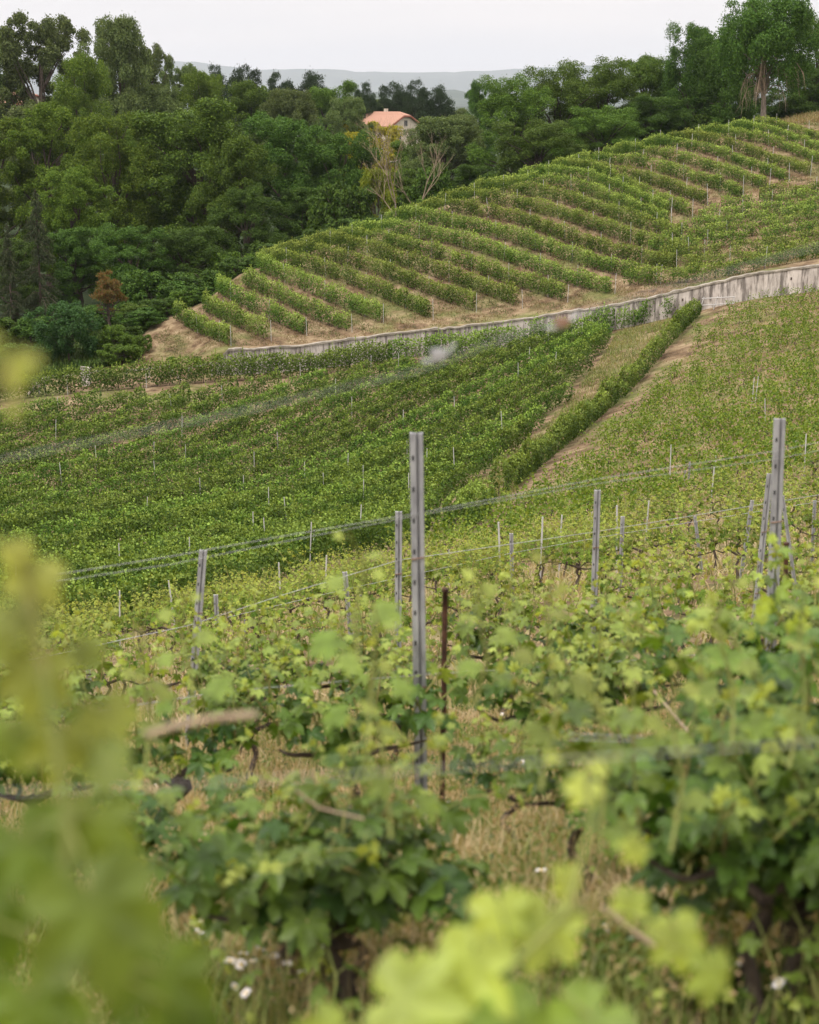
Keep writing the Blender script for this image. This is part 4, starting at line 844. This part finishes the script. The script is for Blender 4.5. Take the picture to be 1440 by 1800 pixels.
# ------------------------------------------------------------------ house
M['tile'] = noise_mat('clay_tiles', [(.27,.13,.09), (.36,.20,.14), (.43,.28,.21)], 6, stretch=(4, 1, 1), bump=.5)
M['render'] = noise_mat('cream_render', [(.52,.45,.36), (.62,.55,.45)], 1.5)
M['glass'] = noise_mat('dark_glass', [(.02,.025,.03), (.05,.06,.07)], 2, rough=.15)
M['shutter'] = noise_mat('painted_frame', [(.30,.27,.22), (.45,.42,.36)], 6); M['eave'] = noise_mat('eave_wood', [(.22,.07,.045), (.32,.12,.08)], 5)
def house(px, ridge_py, Y, scale, rz, label):
    x, _, zr = W(px, ridge_py, Y); Hh = 7.6 * scale; root = empty('farmhouse', (x, Y, zr - Hh), label, 'house', rz=rz, sc=scale)
    a, b, e, r = 6.4, 4.6, 4.9, 7.6    # half length, half depth, eave, ridge
    mb = MB(); V, Fc = box(-a, a, -b, b, -3, e); mb.add(V, Fc)
    g = [(-a, -b, e), (-a, b, e), (-a, .9, 6.9), (-a, -.9, 6.9)]; g2 = [(a, -b, e), (a, -.9, 6.9), (a, .9, 6.9), (a, b, e)]
    mb.add(g, [(0, 1, 2, 3)]); mb.add(g2, [(0, 1, 2, 3)]); mb.obj('wall', [M['render']], root)
    o = .55; rf = MB(); sl = (r - e) / b
    e2 = e - o * sl
    V = np.array([(-a - o, -b - o, e2), (a + o, -b - o, e2), (a + o, -1.0, 6.95), (a - 1.9, 0, r + .12), (-a + 1.9, 0, r + .12), (-a - o, -1.0, 6.95), (-a - o, b + o, e2), (a + o, b + o, e2), (a + o, 1.0, 6.95), (-a - o, 1.0, 6.95)])
    top = V + [0, 0, .16]; n = len(V)
    fs = [(0, 1, 2, 5), (5, 2, 3, 4), (7, 6, 9, 8), (8, 9, 4, 3), (2, 8, 3, 3), (9, 5, 4, 4)]
    Q = []
    for f in fs: Q.append(tuple(i + n for i in f)); Q.append(tuple(reversed(f)))
    q4 = [f for f in Q if len(set(f)) == 4]; q3 = [tuple(dict.fromkeys(f)) for f in Q if len(set(f)) == 3]
    rf.add(np.concatenate([V, top]), np.array(q4)); rf.F.append((np.array(q3), 0, np.zeros(len(q3), np.float32), False))
    edge = [(0, 1), (1, 2), (2, 8), (8, 7), (7, 6), (6, 9), (9, 5), (5, 0)]; rf.F.append((np.array([(i, j, j + n, i + n) for i, j in edge]), 0, np.zeros(8, np.float32), False))
    rfo = rf.obj('roof', [M['tile']], root)
    V, Fc = box(-1.9, -1.2, .8, 1.5, 6.4, 8.5); MB().add(V, Fc).obj('chimney', [M['render']], rfo)
    for A, B in (((a + o + .03, -b - o, e2 - .12), (a + o + .03, -1, 6.82)), ((a + o + .03, b + o, e2 - .12), (a + o + .03, 1, 6.82)), ((a + o + .03, -1, 6.82), (a + o + .03, 1, 6.82)), ((-a - o, -b - o - .03, e2 - .06), (a + o, -b - o - .03, e2 - .06))):
        V, Fc = beam(A, B, .1, .26); MB().add(V, Fc).obj('bargeboard', [M['eave']], rfo)
    def win(cx, cyy, cz, face):
        wn = MB(); gl = MB()
        if face == 'e':
            for B_ in ((cyy - .55, cyy - .45, cz - .7, cz + .7), (cyy + .45, cyy + .55, cz - .7, cz + .7), (cyy - .45, cyy + .45, cz + .6, cz + .7), (cyy - .45, cyy + .45, cz - .7, cz - .6), (cyy - .04, cyy + .04, cz - .6, cz + .6)): wn.add(*box(a + .003, a + .07, B_[0], B_[1], B_[2], B_[3]))
            gl.add(*box(a + .001, a + .03, cyy - .45, cyy + .45, cz - .6, cz + .6))
        else:
            for B_ in ((cx - .55, cx - .45, cz - .7, cz + .7), (cx + .45, cx + .55, cz - .7, cz + .7), (cx - .45, cx + .45, cz + .6, cz + .7), (cx - .45, cx + .45, cz - .7, cz - .6), (cx - .04, cx + .04, cz - .6, cz + .6)): wn.add(*box(B_[0], B_[1], -b - .07, -b - .003, B_[2], B_[3]))
            gl.add(*box(cx - .45, cx + .45, -b - .03, -b - .001, cz - .6, cz + .6))
        wo = wn.obj('window', [M['shutter']], root); gl.obj('pane', [M['glass']], wo)
    win(a, 0, 5.35, 'e'); win(a, -1.9, 2.4, 'e'); win(a, 1.9, 2.4, 'e'); win(-3, -b, 3.2, 's'); win(0, -b, 3.2, 's'); win(3, -b, 3.2, 's')
    return root
house(680, 198, 395, 1.0, R(-48), 'farmhouse with orange tiled half-hipped roof and cream gable amid the trees')
house(26, 163, 400, .8, R(-20), 'pale pinkish house barely seen behind the trees at far left')
# ------------------------------------------------------------------ rail fence left of the wall
M['wood'] = noise_mat('weathered_wood', [(.22,.19,.16), (.38,.34,.30), (.50,.46,.41)], 5, stretch=(1, 1, 1))
def rail_fence():
    root = empty('wooden_fence', (0, 0, 0), 'weathered grey wooden rail fence behind the vine hedge on the left', 'fence')
    P_ = [(50,692,129,2),(68,672,130.5,0),(78,663,131,1),(150,656,133.5,1),(183,650,134,1),(222,651,133.6,1),(262,648,133.8,1),(298,642,134,1),(330,648,133.8,1),(372,637,134.2,1)]
    tops = [np.array(W(a, b, Y)) for a, b, Y, k in P_]
    for tp in tops[1:]:
        g = z1(tp[0], tp[1]); V, Fc = beam((tp[0], tp[1], min(g, tp[2] - 1) - .2), (tp[0] + .03, tp[1], tp[2] + .08), .12, .12); MB().add(V, Fc).obj('post', [M['wood']], root)
    for i, j in ((2, 0), (2, 3), (3, 4), (5, 6), (6, 7), (8, 9)):
        V, Fc = beam(tops[i] + [0, -.09, 0], tops[j] + [0, -.09, 0], .06, .13); MB().add(V, Fc).obj('rail', [M['wood']], root)
    V, Fc = beam(W(298, 645, 133.7), W(318, 668, 133.0), .07, .12); MB().add(V, Fc).obj('brace', [M['wood']], root)
    V, Fc = beam(W(66, 668, 130.3), W(58, 690, 129.6), .07, .12); MB().add(V, Fc).obj('brace', [M['wood']], root)
rail_fence()
st = MB(); V, Fc = box(-.32, .32, -.3, .3, -.5, 1.35); V = V + rng.normal(size=V.shape) * .08; st.add(V, Fc); p = W(152, 662, 133); o = st.obj('stone_pillar', [M['wall']], label='broken stone stump at the joint of the rail fence', cat='pillar'); o.location = (p[0], p[1], z1(p[0], p[1]))
# small plants on the bank by the wall's left end
for (px, py, Y, hp) in ((347,630,134.6,22),(386,628,134.9,16),(302,640,134.6,16)):
    x, y, _ = W(px, py, Y); n = 260; c = np.c_[rng.normal(size=n) * .16, rng.normal(size=n) * .16, rng.random(n) * .8 + .7 ]; V, Fc = kites(c, rdir(n), rdir(n, .6), .16, .13)
    o = MB().add(V, Fc).add(*tube([(0, 0, -.2), (0, 0, 1.2)], .025, 5), 1).obj('young_vine', [M['vine_dense'], M['bark']], label={347: 'dark leafy young vine before the bare bank left of the wall', 386: 'young vine climbing the broken left end of the wall', 302: 'small young vine by the slanting fence brace'}[px], cat='grape vine'); o.location = (x, y, z1(x, y))
# white pipe trestle at the head of the dirt track
def trestle():
    a = G(1262, 560, 129.5); x, y = a; z = z1(x, y); root = empty('pipe_trestle', (x, y, z), 'low white pipe trestle at the wall foot above the dirt track', 'trestle')
    for q in ((-1.3, -.3), (-.2, 0), (1.1, .1)): MB().add(*tube([(q[0] - .15, q[1], -.1), (q[0] + .15, q[1], .9)], .04, 6)).obj('leg', [M['galv_far']], root)
    for h in (.35, .85): MB().add(*tube([(-1.3, -.25, h - .1), (1.2, .1, h)], .04, 6)).obj('rail', [M['galv_far']], root)
trestle()
# boulder, bin and rail on the hilltop
ic = MB(); u_, v_ = np.meshgrid(np.linspace(0, 2 * math.pi, 13)[:-1], np.linspace(.15, math.pi - .15, 8)); X = np.stack([np.cos(u_) * np.sin(v_) * 1.3, np.sin(u_) * np.sin(v_) * .8, np.cos(v_) * .6], -1) * (1 + rng.normal(size=(8, 12, 1)) * .08)
idx = np.arange(96).reshape(8, 12); Fq = np.stack([idx[:-1], np.roll(idx, -1, 1)[:-1], np.roll(idx, -1, 1)[1:], idx[1:]], -1).reshape(-1, 4); Fq = np.concatenate([Fq, [[0, 3, 6, 9]], [[84, 87, 90, 93]]])
M['stone'] = noise_mat('pale_stone', [(.35,.31,.29), (.52,.47,.44)], 3)
p = W(1408, 226, 244); o = ic.add(X.reshape(-1, 3), Fq, 0, 0, True).obj('boulder', [M['stone']], label='pale boulder on the hilltop at the right edge', cat='boulder'); o.location = (p[0], p[1], z1(p[0], p[1]) + .35)
p = W(1417, 214, 241); root = empty('bin_post', (p[0], p[1], z1(p[0], p[1])), 'small dark bin on a post beside the hilltop boulder', 'bin'); M['darkgreen'] = noise_mat('dark_green_paint', [(.02,.04,.025), (.04,.07,.04)], 4)
MB().add(*tube([(0, 0, -.2), (0, 0, 1.5)], .05, 6)).obj('post', [M['darkgreen']], root); MB().add(*tube([(0, 0, .85), (0, 0, .9), (0, 0, 1.45), (0, 0, 1.5)], [.1, .24, .24, .15], 10)).obj('bin', [M['darkgreen']], root)
p = W(1333, 216, 243); root = empty('wooden_bench', (p[0], p[1], z1(p[0], p[1]) + .1), 'thin grey rail bench left of the pale trunk on the hilltop', 'bench')
for q in (-.8, .8): MB().add(*beam((q, 0, -.3), (q, .05, .95), .09, .09)).obj('leg', [M['wood']], root)
MB().add(*box(-1, 1, -.32, .06, .42, .47)).obj('seat', [M['wood']], root); MB().add(*box(-1, 1, .07, .11, .75, .93)).obj('backrest', [M['wood']], root)
# ------------------------------------------------------------------ grass and weeds
M['grass'] = leaf_mat('grass_blade', (.07,.12,.02), (.24,.25,.08), (.40,.31,.19), .3)
M['dry'] = leaf_mat('dry_grass_blade', (.15,.105,.055), (.30,.215,.125), (.08,.125,.03), .3)
def blades(x, y, h, wd, lean, r_, bend=.35):
    n = len(x); z = Z(x, y) - .01; a = r_.uniform(0, 6.28, n); ln = lean * r_.random(n); dx, dy = np.cos(a), np.sin(a); b = a + 1.57; sx, sy = np.cos(b) * wd / 2, np.sin(b) * wd / 2
    def lv(t, k, wf): return np.stack([np.c_[x + dx * ln * h * t ** 1.7 * k - sx * wf, y + dy * ln * h * t ** 1.7 * k - sy * wf, z + h * t * (1 - bend * ln * t)], np.c_[x + dx * ln * h * t ** 1.7 * k + sx * wf, y + dy * ln * h * t ** 1.7 * k + sy * wf, z + h * t * (1 - bend * ln * t)]], 1)
    V = np.concatenate([lv(0, 1, 1), lv(.45, 1, .9), lv(.8, 1, .6), lv(1., 1, .08)], 1).reshape(-1, 3); i = np.arange(n)[:, None] * 8
    Fc = np.concatenate([i + [0, 1, 3, 2], i + [2, 3, 5, 4], i + [4, 5, 7, 6]]); return V, Fc
def pn(x, y, s, ph=0): return .5 + .25 * (np.sin(x * s + ph) * np.cos(y * s * 1.3 + ph * 2) + np.sin(x * s * 2.3 + y * s * 1.1 + ph) )
r_ = np.random.default_rng(51); n = 150000
y = 2.6 + 14 * r_.random(n) ** 1.0; x = (r_.random(n) - .5) * 2 * (.27 * y + .5)
clump = pn(x, y, 5.1, 1) * .6 + pn(x, y, 13., 2) * .4; h = (.04 + .20 * r_.random(n) ** 1.6) * (.35 + 1.0 * clump); dry = np.clip((pn(x, y, 2.3, 4) - .5) * 3.0 + (h > .2) * .3 + r_.normal(size=n) * .3 + (y > 6.) * .3, 0, 1)
k = r_.random(n) < .35 + clump; x, y, h, dry = x[k], y[k], h[k], dry[k]
V, Fc = blades(x, y, h, .0055 + .004 * r_.random(len(x)), .9, r_); MB().add(V, Fc, 0, np.tile(dry, 3)).obj('grass', [M['grass']], kind='stuff')
# seed heads on tall dry stalks
n = 5200; y = 3.2 + 9 * r_.random(n); x = (r_.random(n) - .5) * 2 * (.26 * y + .4); k = pn(x, y, 2.3, 4) + r_.normal(size=n) * .1 > .44; x, y = x[k], y[k]; n = len(x); h = .16 + .26 * r_.random(n); zb = Z(x, y)
mb = MB(); V, Fc = blades(x, y, h, .003, .25, r_); mb.add(V, Fc, 0, .7)
rep = 9; c = np.repeat(np.c_[x, y, zb + h], rep, 0) + r_.normal(size=(n * rep, 3)) * [.014, .014, .03]; V, Fc = kites(c, rdir(n * rep, .8), rdir(n * rep), .014, .007); mb.add(V, Fc, 1, r_.random(n * rep) * .4)
M['seed'] = leaf_mat('seed_head', (.30,.17,.10), (.52,.38,.24), (.22,.22,.10), .3)
mb.obj('tall_grass', [M['grass'], M['seed']], kind='stuff')
# broad low weeds
n = 26000; y = 3 + 12 * r_.random(n) ** 1.1; x = (r_.random(n) - .5) * 2 * (.27 * y + .4); k = pn(x, y, 3.1, 7) + r_.normal(size=n) * .08 > .5; x, y = x[k], y[k]; n = len(x); c = np.c_[x, y, Z(x, y) + .02 + .10 * r_.random(n)]
V, Fc = kites(c, rdir(n, .5), rdir(n, 1.2), .03 + .035 * r_.random(n), .014 + .012 * r_.random(n)); MB().add(V, Fc).obj('weeds', [M['vine_near']], label=None, kind='stuff')
# slope farther down, strips and hillside
def tufts(name, pts, h0, h1, wd, mat, dryf, seed):
    r_ = np.random.default_rng(seed); x, y = pts; n = len(x); V, Fc = blades(x, y, h0 + (h1 - h0) * r_.random(n) ** 2, wd, 1.3, r_); MB().add(V, Fc, 0, np.tile(np.clip(dryf + r_.normal(size=n) * .3, 0, 1), 3)).obj(name, [mat], kind='stuff')
def scatter_poly(poly, n, seed, thr=0, s=.6):
    r_ = np.random.default_rng(seed); pl = np.array(poly); lo, hi = pl.min(0), pl.max(0); x = r_.uniform(lo[0], hi[0], n); y = r_.uniform(lo[1], hi[1], n); k = in_poly(x, y, poly) & (np.abs(x) < .25 * y + 3)
    x, y = x[k], y[k]
    if thr: k = pn(x, y, s, 3) + r_.normal(size=len(x)) * .15 > thr; x, y = x[k], y[k]
    return x, y
strip = [G(1085,590,134), G(1222,552,131), G(1150,640,115), G(1060,730,103), G(960,820,87), G(880,905,72), G(800,955,58), G(740,975,55), G(762,926,68), G(850,838,86), G(950,748,102), G(1062,632,123)]
pt = scatter_poly(strip, 150000, 61, .22); tufts('grass', pt, .10, .42, .035, M['grass'], -.45 + .9 * pn(*pt, .5, 2), 62)
track = [G(1240,550,131), G(1290,550,126), G(1235,590,119), G(1165,670,108), G(1105,735,99), G(1010,820,84), G(940,885,72), G(880,905,70), G(975,820,86), G(1070,730,102)]
pt = scatter_poly(track, 30000, 63, .4); tufts('dry_grass', pt, .04, .16, .03, M['dry'], .1, 64)
pt = scatter_poly(sparse_poly, 420000, 65, .42, 1.1); k = pt[1] > 13; tufts('grass', (pt[0][k], pt[1][k]), .06, .28, .03, M['grass'], .35 + .5 * pn(pt[0][k], pt[1][k], .9, 5), 66)
hillp = [G(205,640,139), G(250,610,143)] + ridge[:-1] + [G(1470,440,134), G(1230,512,133.5), G(1000,556,139.5), G(700,594,138.5), G(405,628,136.5)]
pt = scatter_poly(hillp, 300000, 67, .36, .9); tufts('dry_grass', pt, .05, .24, .045, M['dry'], .05 + .75 * (pn(*pt, .7, 6) > .55), 68)
top_ = [G(1330,222,184), G(1470,212,186), G(1480,208,206), G(1330,214,204)]
pt = scatter_poly(top_, 9000, 69); tufts('dry_grass', pt, .3, .75, .06, M['dry'], .2, 70)
pt = scatter_poly([G(-80,665,138), G(90,668,137), G(215,640,139), G(262,590,146.5), G(310,562,150), G(300,540,158), G(-90,540,166)], 60000, 71)
M['under'] = leaf_mat('undergrowth_leaf', (.02,.05,.01), (.07,.12,.02), (.10,.13,.03), .2)
tufts('undergrowth', pt, .25, .95, .09, M['under'], .2, 72)
# ------------------------------------------------------------------ daisies
M['petal'] = noise_mat('white_petal', [(.70,.66,.66), (.82,.78,.78)], 40, bump=0); M['disc'] = noise_mat('yellow_disc', [(.55,.38,.04), (.65,.48,.08)], 60, bump=0)
def daisy():
    root = empty('daisy', (0, 0, 0), 'small white daisy', 'flower'); st = MB(); st.add(*tube([(0, 0, -.02), (.004, 0, .05), (0, .003, .1)], .0012, 4, False)); pt_ = MB(); n = 15
    a = np.arange(n) * 2 * math.pi / n; d = np.c_[np.cos(a), np.sin(a), .25 + .1 * np.sin(a * 3)]; V, Fc = kites(np.array([0, 0, .1]) + d * .0085, d, np.tile([0, 0, 1.], (n, 1)), .013, .0048); pt_.add(V, Fc)
    ds = MB().add(*tube([(0, 0, .1), (0, 0, .1025), (0, 0, .104)], [.0042, .0042, .002], 8))
    return root, [st.obj('stem', [M['shoot']], root), pt_.obj('petals', [M['petal']], root), ds.obj('flower_disc', [M['disc']], root)]
d0, dk = daisy(); DP = [(385,1748),(408,1738),(425,1728),(440,1722),(431,1742),(456,1742),(480,1745),(500,1762),(475,1790),(300,1604),(316,1594),(324,1608),(360,1620),(374,1614),(440,1634),(460,1585),(440,1583),(508,1634),(690,1610),(410,1604),(236,1442),(248,1456),(258,1380),(822,1672),(1003,1289),(1059,1306),(1222,1405),(1204,1432),(1250,1418),(1305,1282),(826,1426),(788,1417),(985,1415),(1140,1470),(1235,1628),(1215,1650),(1344,1770),(1412,1792),(1150,1745),(1000,1670),(960,1610),(930,1690),(255,1370),(560,1500),(895,1240),(880,1290),(925,1330),(265,1500),(280,1560),(340,1530),(350,1660),(395,1680),(330,1700),(470,1690),(420,1560),(370,1480),(300,1450),(540,1760),(560,1720),(1040,1240),(1120,1330),(1170,1380),(1290,1330),(1320,1310)]
for i, (px, py) in enumerate(DP):
    h_ = hit(px, py + 40, 2.6)
    if h_ is None: continue
    o = d0 if i == 0 else d0.copy()
    if i: C.objects.link(o)
    s_ = random.uniform(1.0, 1.45); o.location = (h_[0], h_[1], h_[2] + .05 * random.random()); o.scale = (s_,) * 3; o.rotation_euler = (random.uniform(-.1, .7), random.gauss(0, .35), random.uniform(0, 6))
    o['label'] = 'white daisy in the tight cluster beside the dark stump' if i < 9 else 'small white daisy scattered in the weeds between the vines'; o['group'] = 'daisies by the stump' if i < 9 else 'scattered daisies'
    if i:
        for c_ in dk: q = c_.copy(); C.objects.link(q); q.parent = o
h_ = hit(512, 1735, 2.6)
sp = MB().add(*tube(np.array([(0, 0, -.06), (.01, 0, .04), (-.01, .01, .10), (.0, .0, .15), (.015, 0, .17)]), [.05, .043, .05, .036, .014], 10), 0, 0, True); o = sp.obj('vine_stump', [M['bark']], label='short dark rotten stump beside the daisies', cat='stump'); o.location = h_
# ------------------------------------------------------------------ wires
def wire(pts, r, label, name='trellis_wire', mat='wire', group=None, cat='wire'):
    return MB().add(*tube([W(*p) for p in pts], r, 5), 0, 0, True).obj(name, [M[mat]], label=label, cat=cat, group=group)
wire([(-40,815,2.1),(200,768,2.12),(430,722,2.15),(740,650,2.2),(975,562,2.25),(1200,500,2.3),(1500,415,2.4)], .0006, 'blurred upper wire crossing from left below the concrete wall')
wire([(-40,1395,1.5),(250,1384,1.52),(600,1362,1.55),(760,1352,1.57),(1000,1335,1.6),(1500,1300,1.65)], .0006, 'widest blurred wire crossing the lower left of the picture')
wire([(100,1010,7.9),(300,978,7.92),(500,942,7.95),(735,902,8.0),(1050,842,8.8),(1368,792,9.6),(1500,765,9.9)], .0014, 'doubled top wire tied to the tall centre post, upper strand')
wire([(100,1022,7.9),(300,992,7.92),(500,952,7.95),(735,906,8.0),(1050,850,8.8),(1368,806,9.6),(1500,780,9.9)], .0012, 'doubled top wire tied to the tall centre post, lower strand')
wire([(0,1275,7.8),(400,1215,7.85),(738,1186,8.0),(1050,1166,8.8),(1360,1140,9.6),(1500,1128,9.9)], .002, 'lower trellis wire of the centre post row')
wire([(-20,1175,14),(330,1100,14),(500,1045,14.2),(700,985,14.5),(1046,935,16),(1450,868,18)], .003, 'thin wire fixed to the post behind the centre post')
wire([(400,1085,20.5),(612,1035,21),(900,972,24),(1092,938,24),(1450,880,25)], .003, 'far thin wire strung above the pale vines')
wire([(1000,1290,4.4),(1180,1298,4.45),(1340,1296,4.5),(1500,1290,4.6)], .0016, 'low near wire over the dry grass, upper strand')
wire([(1000,1300,4.45),(1180,1304,4.5),(1340,1300,4.55),(1500,1296,4.6)], .0014, 'low near wire over the dry grass, lower strand')
M['cane'] = noise_mat('dry_cane', [(.26,.19,.13), (.40,.31,.22)], 30)
wire([(258,1292,2.0),(310,1275,2.0),(380,1262,2.02),(450,1256,2.05)], .0055, 'blurred brown dry cane lying along the wire on the left', 'vine_cane', 'cane', cat='cane')
wire([(1150,1215,6.2),(1200,1275,6.0),(1250,1330,5.8),(1285,1385,5.7)], .006, 'pale dry cane slanting down over the dry grass', 'vine_cane', 'cane', cat='cane')
wire([(1060,1595,2.9),(1110,1635,2.9),(1172,1678,2.9)], .0065, 'pinkish brown cane end low on the right', 'vine_cane', 'cane', cat='cane')
wire([(520,430 + 960,3.4),(560,1420,3.4),(640,1440,3.4)], .003, 'thin brown cane among the dark hanging leaves', 'vine_cane', 'cane', cat='cane')
for i, (px, py, Y, lb) in enumerate([(770,622,2.9,'blurred metal wire tensioner, left one on the upper wire'), (988,565,3.0,'blurred metal wire tensioner, right one on the upper wire')]):
    root = empty('wire_tensioner', W(px, py, Y), lb, 'wire tensioner'); MB().add(*box(-.012, .012, -.008, .008, -.008, .008)).obj('spool', [M['galv'] if i == 0 else M['clip']], root); MB().add(*tube([(-.028, 0, -.012), (0, 0, -.012), (.02, 0, .005), (.03, 0, .018)], .003, 5)).obj('hook', [M['wire']], root)
# ------------------------------------------------------------------ foreground shoots just before the lens
def leafshoot(label, cane, leaves, seed):
    """cane: list of (px,py,Y); leaves: (px,py,Y,radius px,young 0..1,facing tilt)"""
    r_ = np.random.default_rng(seed); cane = [(a, b, y * .95) for a, b, y in cane]; leaves = [(a, b, y * .95, r, g, t) for a, b, y, r, g, t in leaves]; c = [W(*p) for p in cane]; b = c[0]; root = empty('vine_shoot', b, label, 'vine shoot'); b = np.array(b); mb = MB(); mb.add(*tube(np.array(c) - b, np.linspace(.006, .002, len(c)), 7), 0, 0, True); mb.obj('cane', [M['shoot']], root)
    fol = MB(); cc = np.array(c)
    for k, (px, py, Y, r, yg, tl) in enumerate(leaves):
        p = np.array(W(px, py, Y)); sz = r / 3000. * Y; j = np.argmin(np.linalg.norm(cc - p, axis=1)); q = cc[j]
        az = r_.uniform(0, 6.28) if abs(tl) > 1 else r_.normal() * .8; nv = nrm(np.array([r_.normal() * .35, -.55 + r_.normal() * .2, .75 + r_.normal() * .2])); dv = nrm(np.array([math.sin(az), -.35, -math.cos(az) * .9]))
        V, Fc = stamp(*leaf_template(True, r_.uniform(.15, .5), k), p[None] - b, dv[None], nv[None], sz); fol.add(V, Fc, 0, yg, True)
        a = q - b; e = p - b; fol.add(*tube([a, (a + e) / 2 + [0, 0, .01], e], .0014, 4, False), 1, .3)
    fol.obj('foliage', [M['vine_close'], M['shoot']], root); return root
leafshoot('huge blurred leafy shoot filling the lower left of the picture', [(90,1950,1.25),(110,1700,1.26),(120,1450,1.27),(90,1250,1.28),(60,1080,1.3),(40,985,1.32)],
 [(165,1590,1.2,205,.2,0),(50,1755,1.25,160,.05,0),(285,1710,1.3,150,.1,0),(40,1480,1.3,150,.1,0),(175,1440,1.28,110,.2,0),(205,1340,1.3,85,.35,0),(110,1300,1.3,100,.6,0),(190,1250,1.35,80,.6,0),(20,1290,1.35,90,.2,0),(60,1180,1.3,105,.65,0),(150,1140,1.36,50,.4,0),(30,1085,1.3,70,.7,0),(60,1010,1.32,85,.95,0),(25,965,1.32,48,1,0),(340,1790,1.3,90,.05,0),(200,1850,1.2,130,0,0),(-20,1620,1.3,130,.05,0),(-30,1100,1.3,90,.6,0)], 1)
leafshoot('blurred yellowish shoot tip at the left edge above the rest', [(-90,1000,1.25),(-60,850,1.25),(-40,720,1.25),(10,640,1.25)], [(20,640,1.25,52,.95,0),(55,628,1.25,26,1,0),(-25,600,1.25,40,.7,0),(24,716,1.2,24,1,0),(-45,860,1.25,40,.9,0),(-52,760,1.25,45,.8,0),(-40,940,1.25,45,.9,0)], 2)
leafshoot('broad blurred yellow-green shoot along the bottom edge', [(600,1950,1.6),(760,1800,1.62),(900,1700,1.65),(1000,1600,1.7),(1040,1450,1.75),(1030,1340,1.8)],
 [(700,1760,1.55,150,.75,0),(830,1690,1.58,150,.8,0),(880,1600,1.7,95,.85,0),(960,1620,1.7,110,.8,0),(1000,1540,1.75,60,.9,0),(900,1790,1.55,150,.3,0),(1040,1790,1.6,140,.3,0),(760,1860,1.5,150,.5,0),(1190,1640,1.75,90,.75,0),(1250,1700,1.72,85,.6,0),(1110,1580,1.8,55,.7,0),(1030,1385,2.0,50,1,0),(1055,1350,2.05,28,1,0),(1120,1490,1.95,42,.85,0),(970,1330,2.1,22,.9,0),(590,1820,1.5,100,.6,0)], 3)
# loose mid-distance blurred leaves above the near row: raised shoots
def rs(label, px, py, Y, n, ln, seed, r0=.044):
    x, _, z = W(px, py, Y); gz = z1(x, Y); r_ = np.random.default_rng(seed); root = empty('vine_shoot', (x, Y, z - ln), label, 'vine shoot'); sp_ = np.array([(r_.normal() * .01, 0, 0), (.01, 0, ln * .35), (.03 * r_.normal(), .01, ln * .7), (0, 0, ln)])
    MB().add(*tube(sp_, [.004, .0035, .0028, .0015], 6), 0, 0, True).obj('cane', [M['shoot']], root); fol = MB(); side = r_.uniform(0, 6)
    for k in range(n):
        t = (k + .6) / n; pt_ = np.array([np.interp(t * 3, range(4), sp_[:, q]) for q in range(3)]); side += 3.14 + r_.normal() * .6; o_ = np.array([math.cos(side), math.sin(side) * .6, .25]); e = pt_ + o_ * .06 * (1.15 - .8 * t)
        nv = nrm(np.array([r_.normal() * .4, -.5, .8])); dv = nrm(o_ * .8 + [0, 0, -.5 + .6 * t]); V, Fc = stamp(*leaf_template(True, .3, k), e[None], dv[None], nv[None], r0 * (1.15 - .8 * t) * r_.uniform(.8, 1.2)); fol.add(V, Fc, 0, min(1, .15 + .75 * t), True); fol.add(*tube([pt_, e], .0013, 3, False), 1)
    fol.obj('foliage', [M['vine_close'], M['shoot']], root)
for i, a in enumerate([('pale raised shoot crossing the foot of the leaning left post',325,1040,3.4,6,.30),('raised shoot with pale leaves left of the centre post',640,1000,3.0,6,.34),('soft pale shoot tip above the dense vines left of centre',612,930,3.1,5,.26),('thin pale shoot tip right of the centre post',850,1000,3.2,6,.28),('bright green raised shoot right of the midway gap',975,965,2.7,7,.42),('pale shoot in front of the leaning right-hand post',1290,1010,3.3,6,.36),('raised shoot with yellow leaves at the right edge',1420,1010,3.2,6,.4),('pale shoot low between the two tallest posts',1060,1120,2.8,6,.4),('pale shoot low right of the centre',1200,1150,2.9,6,.38),('short pale shoot left of the leaning left post',250,1090,3.1,6,.3),('pale shoot left of the centre post low down',668,1110,2.8,6,.38)]):
    rs(*a, 80 + i)
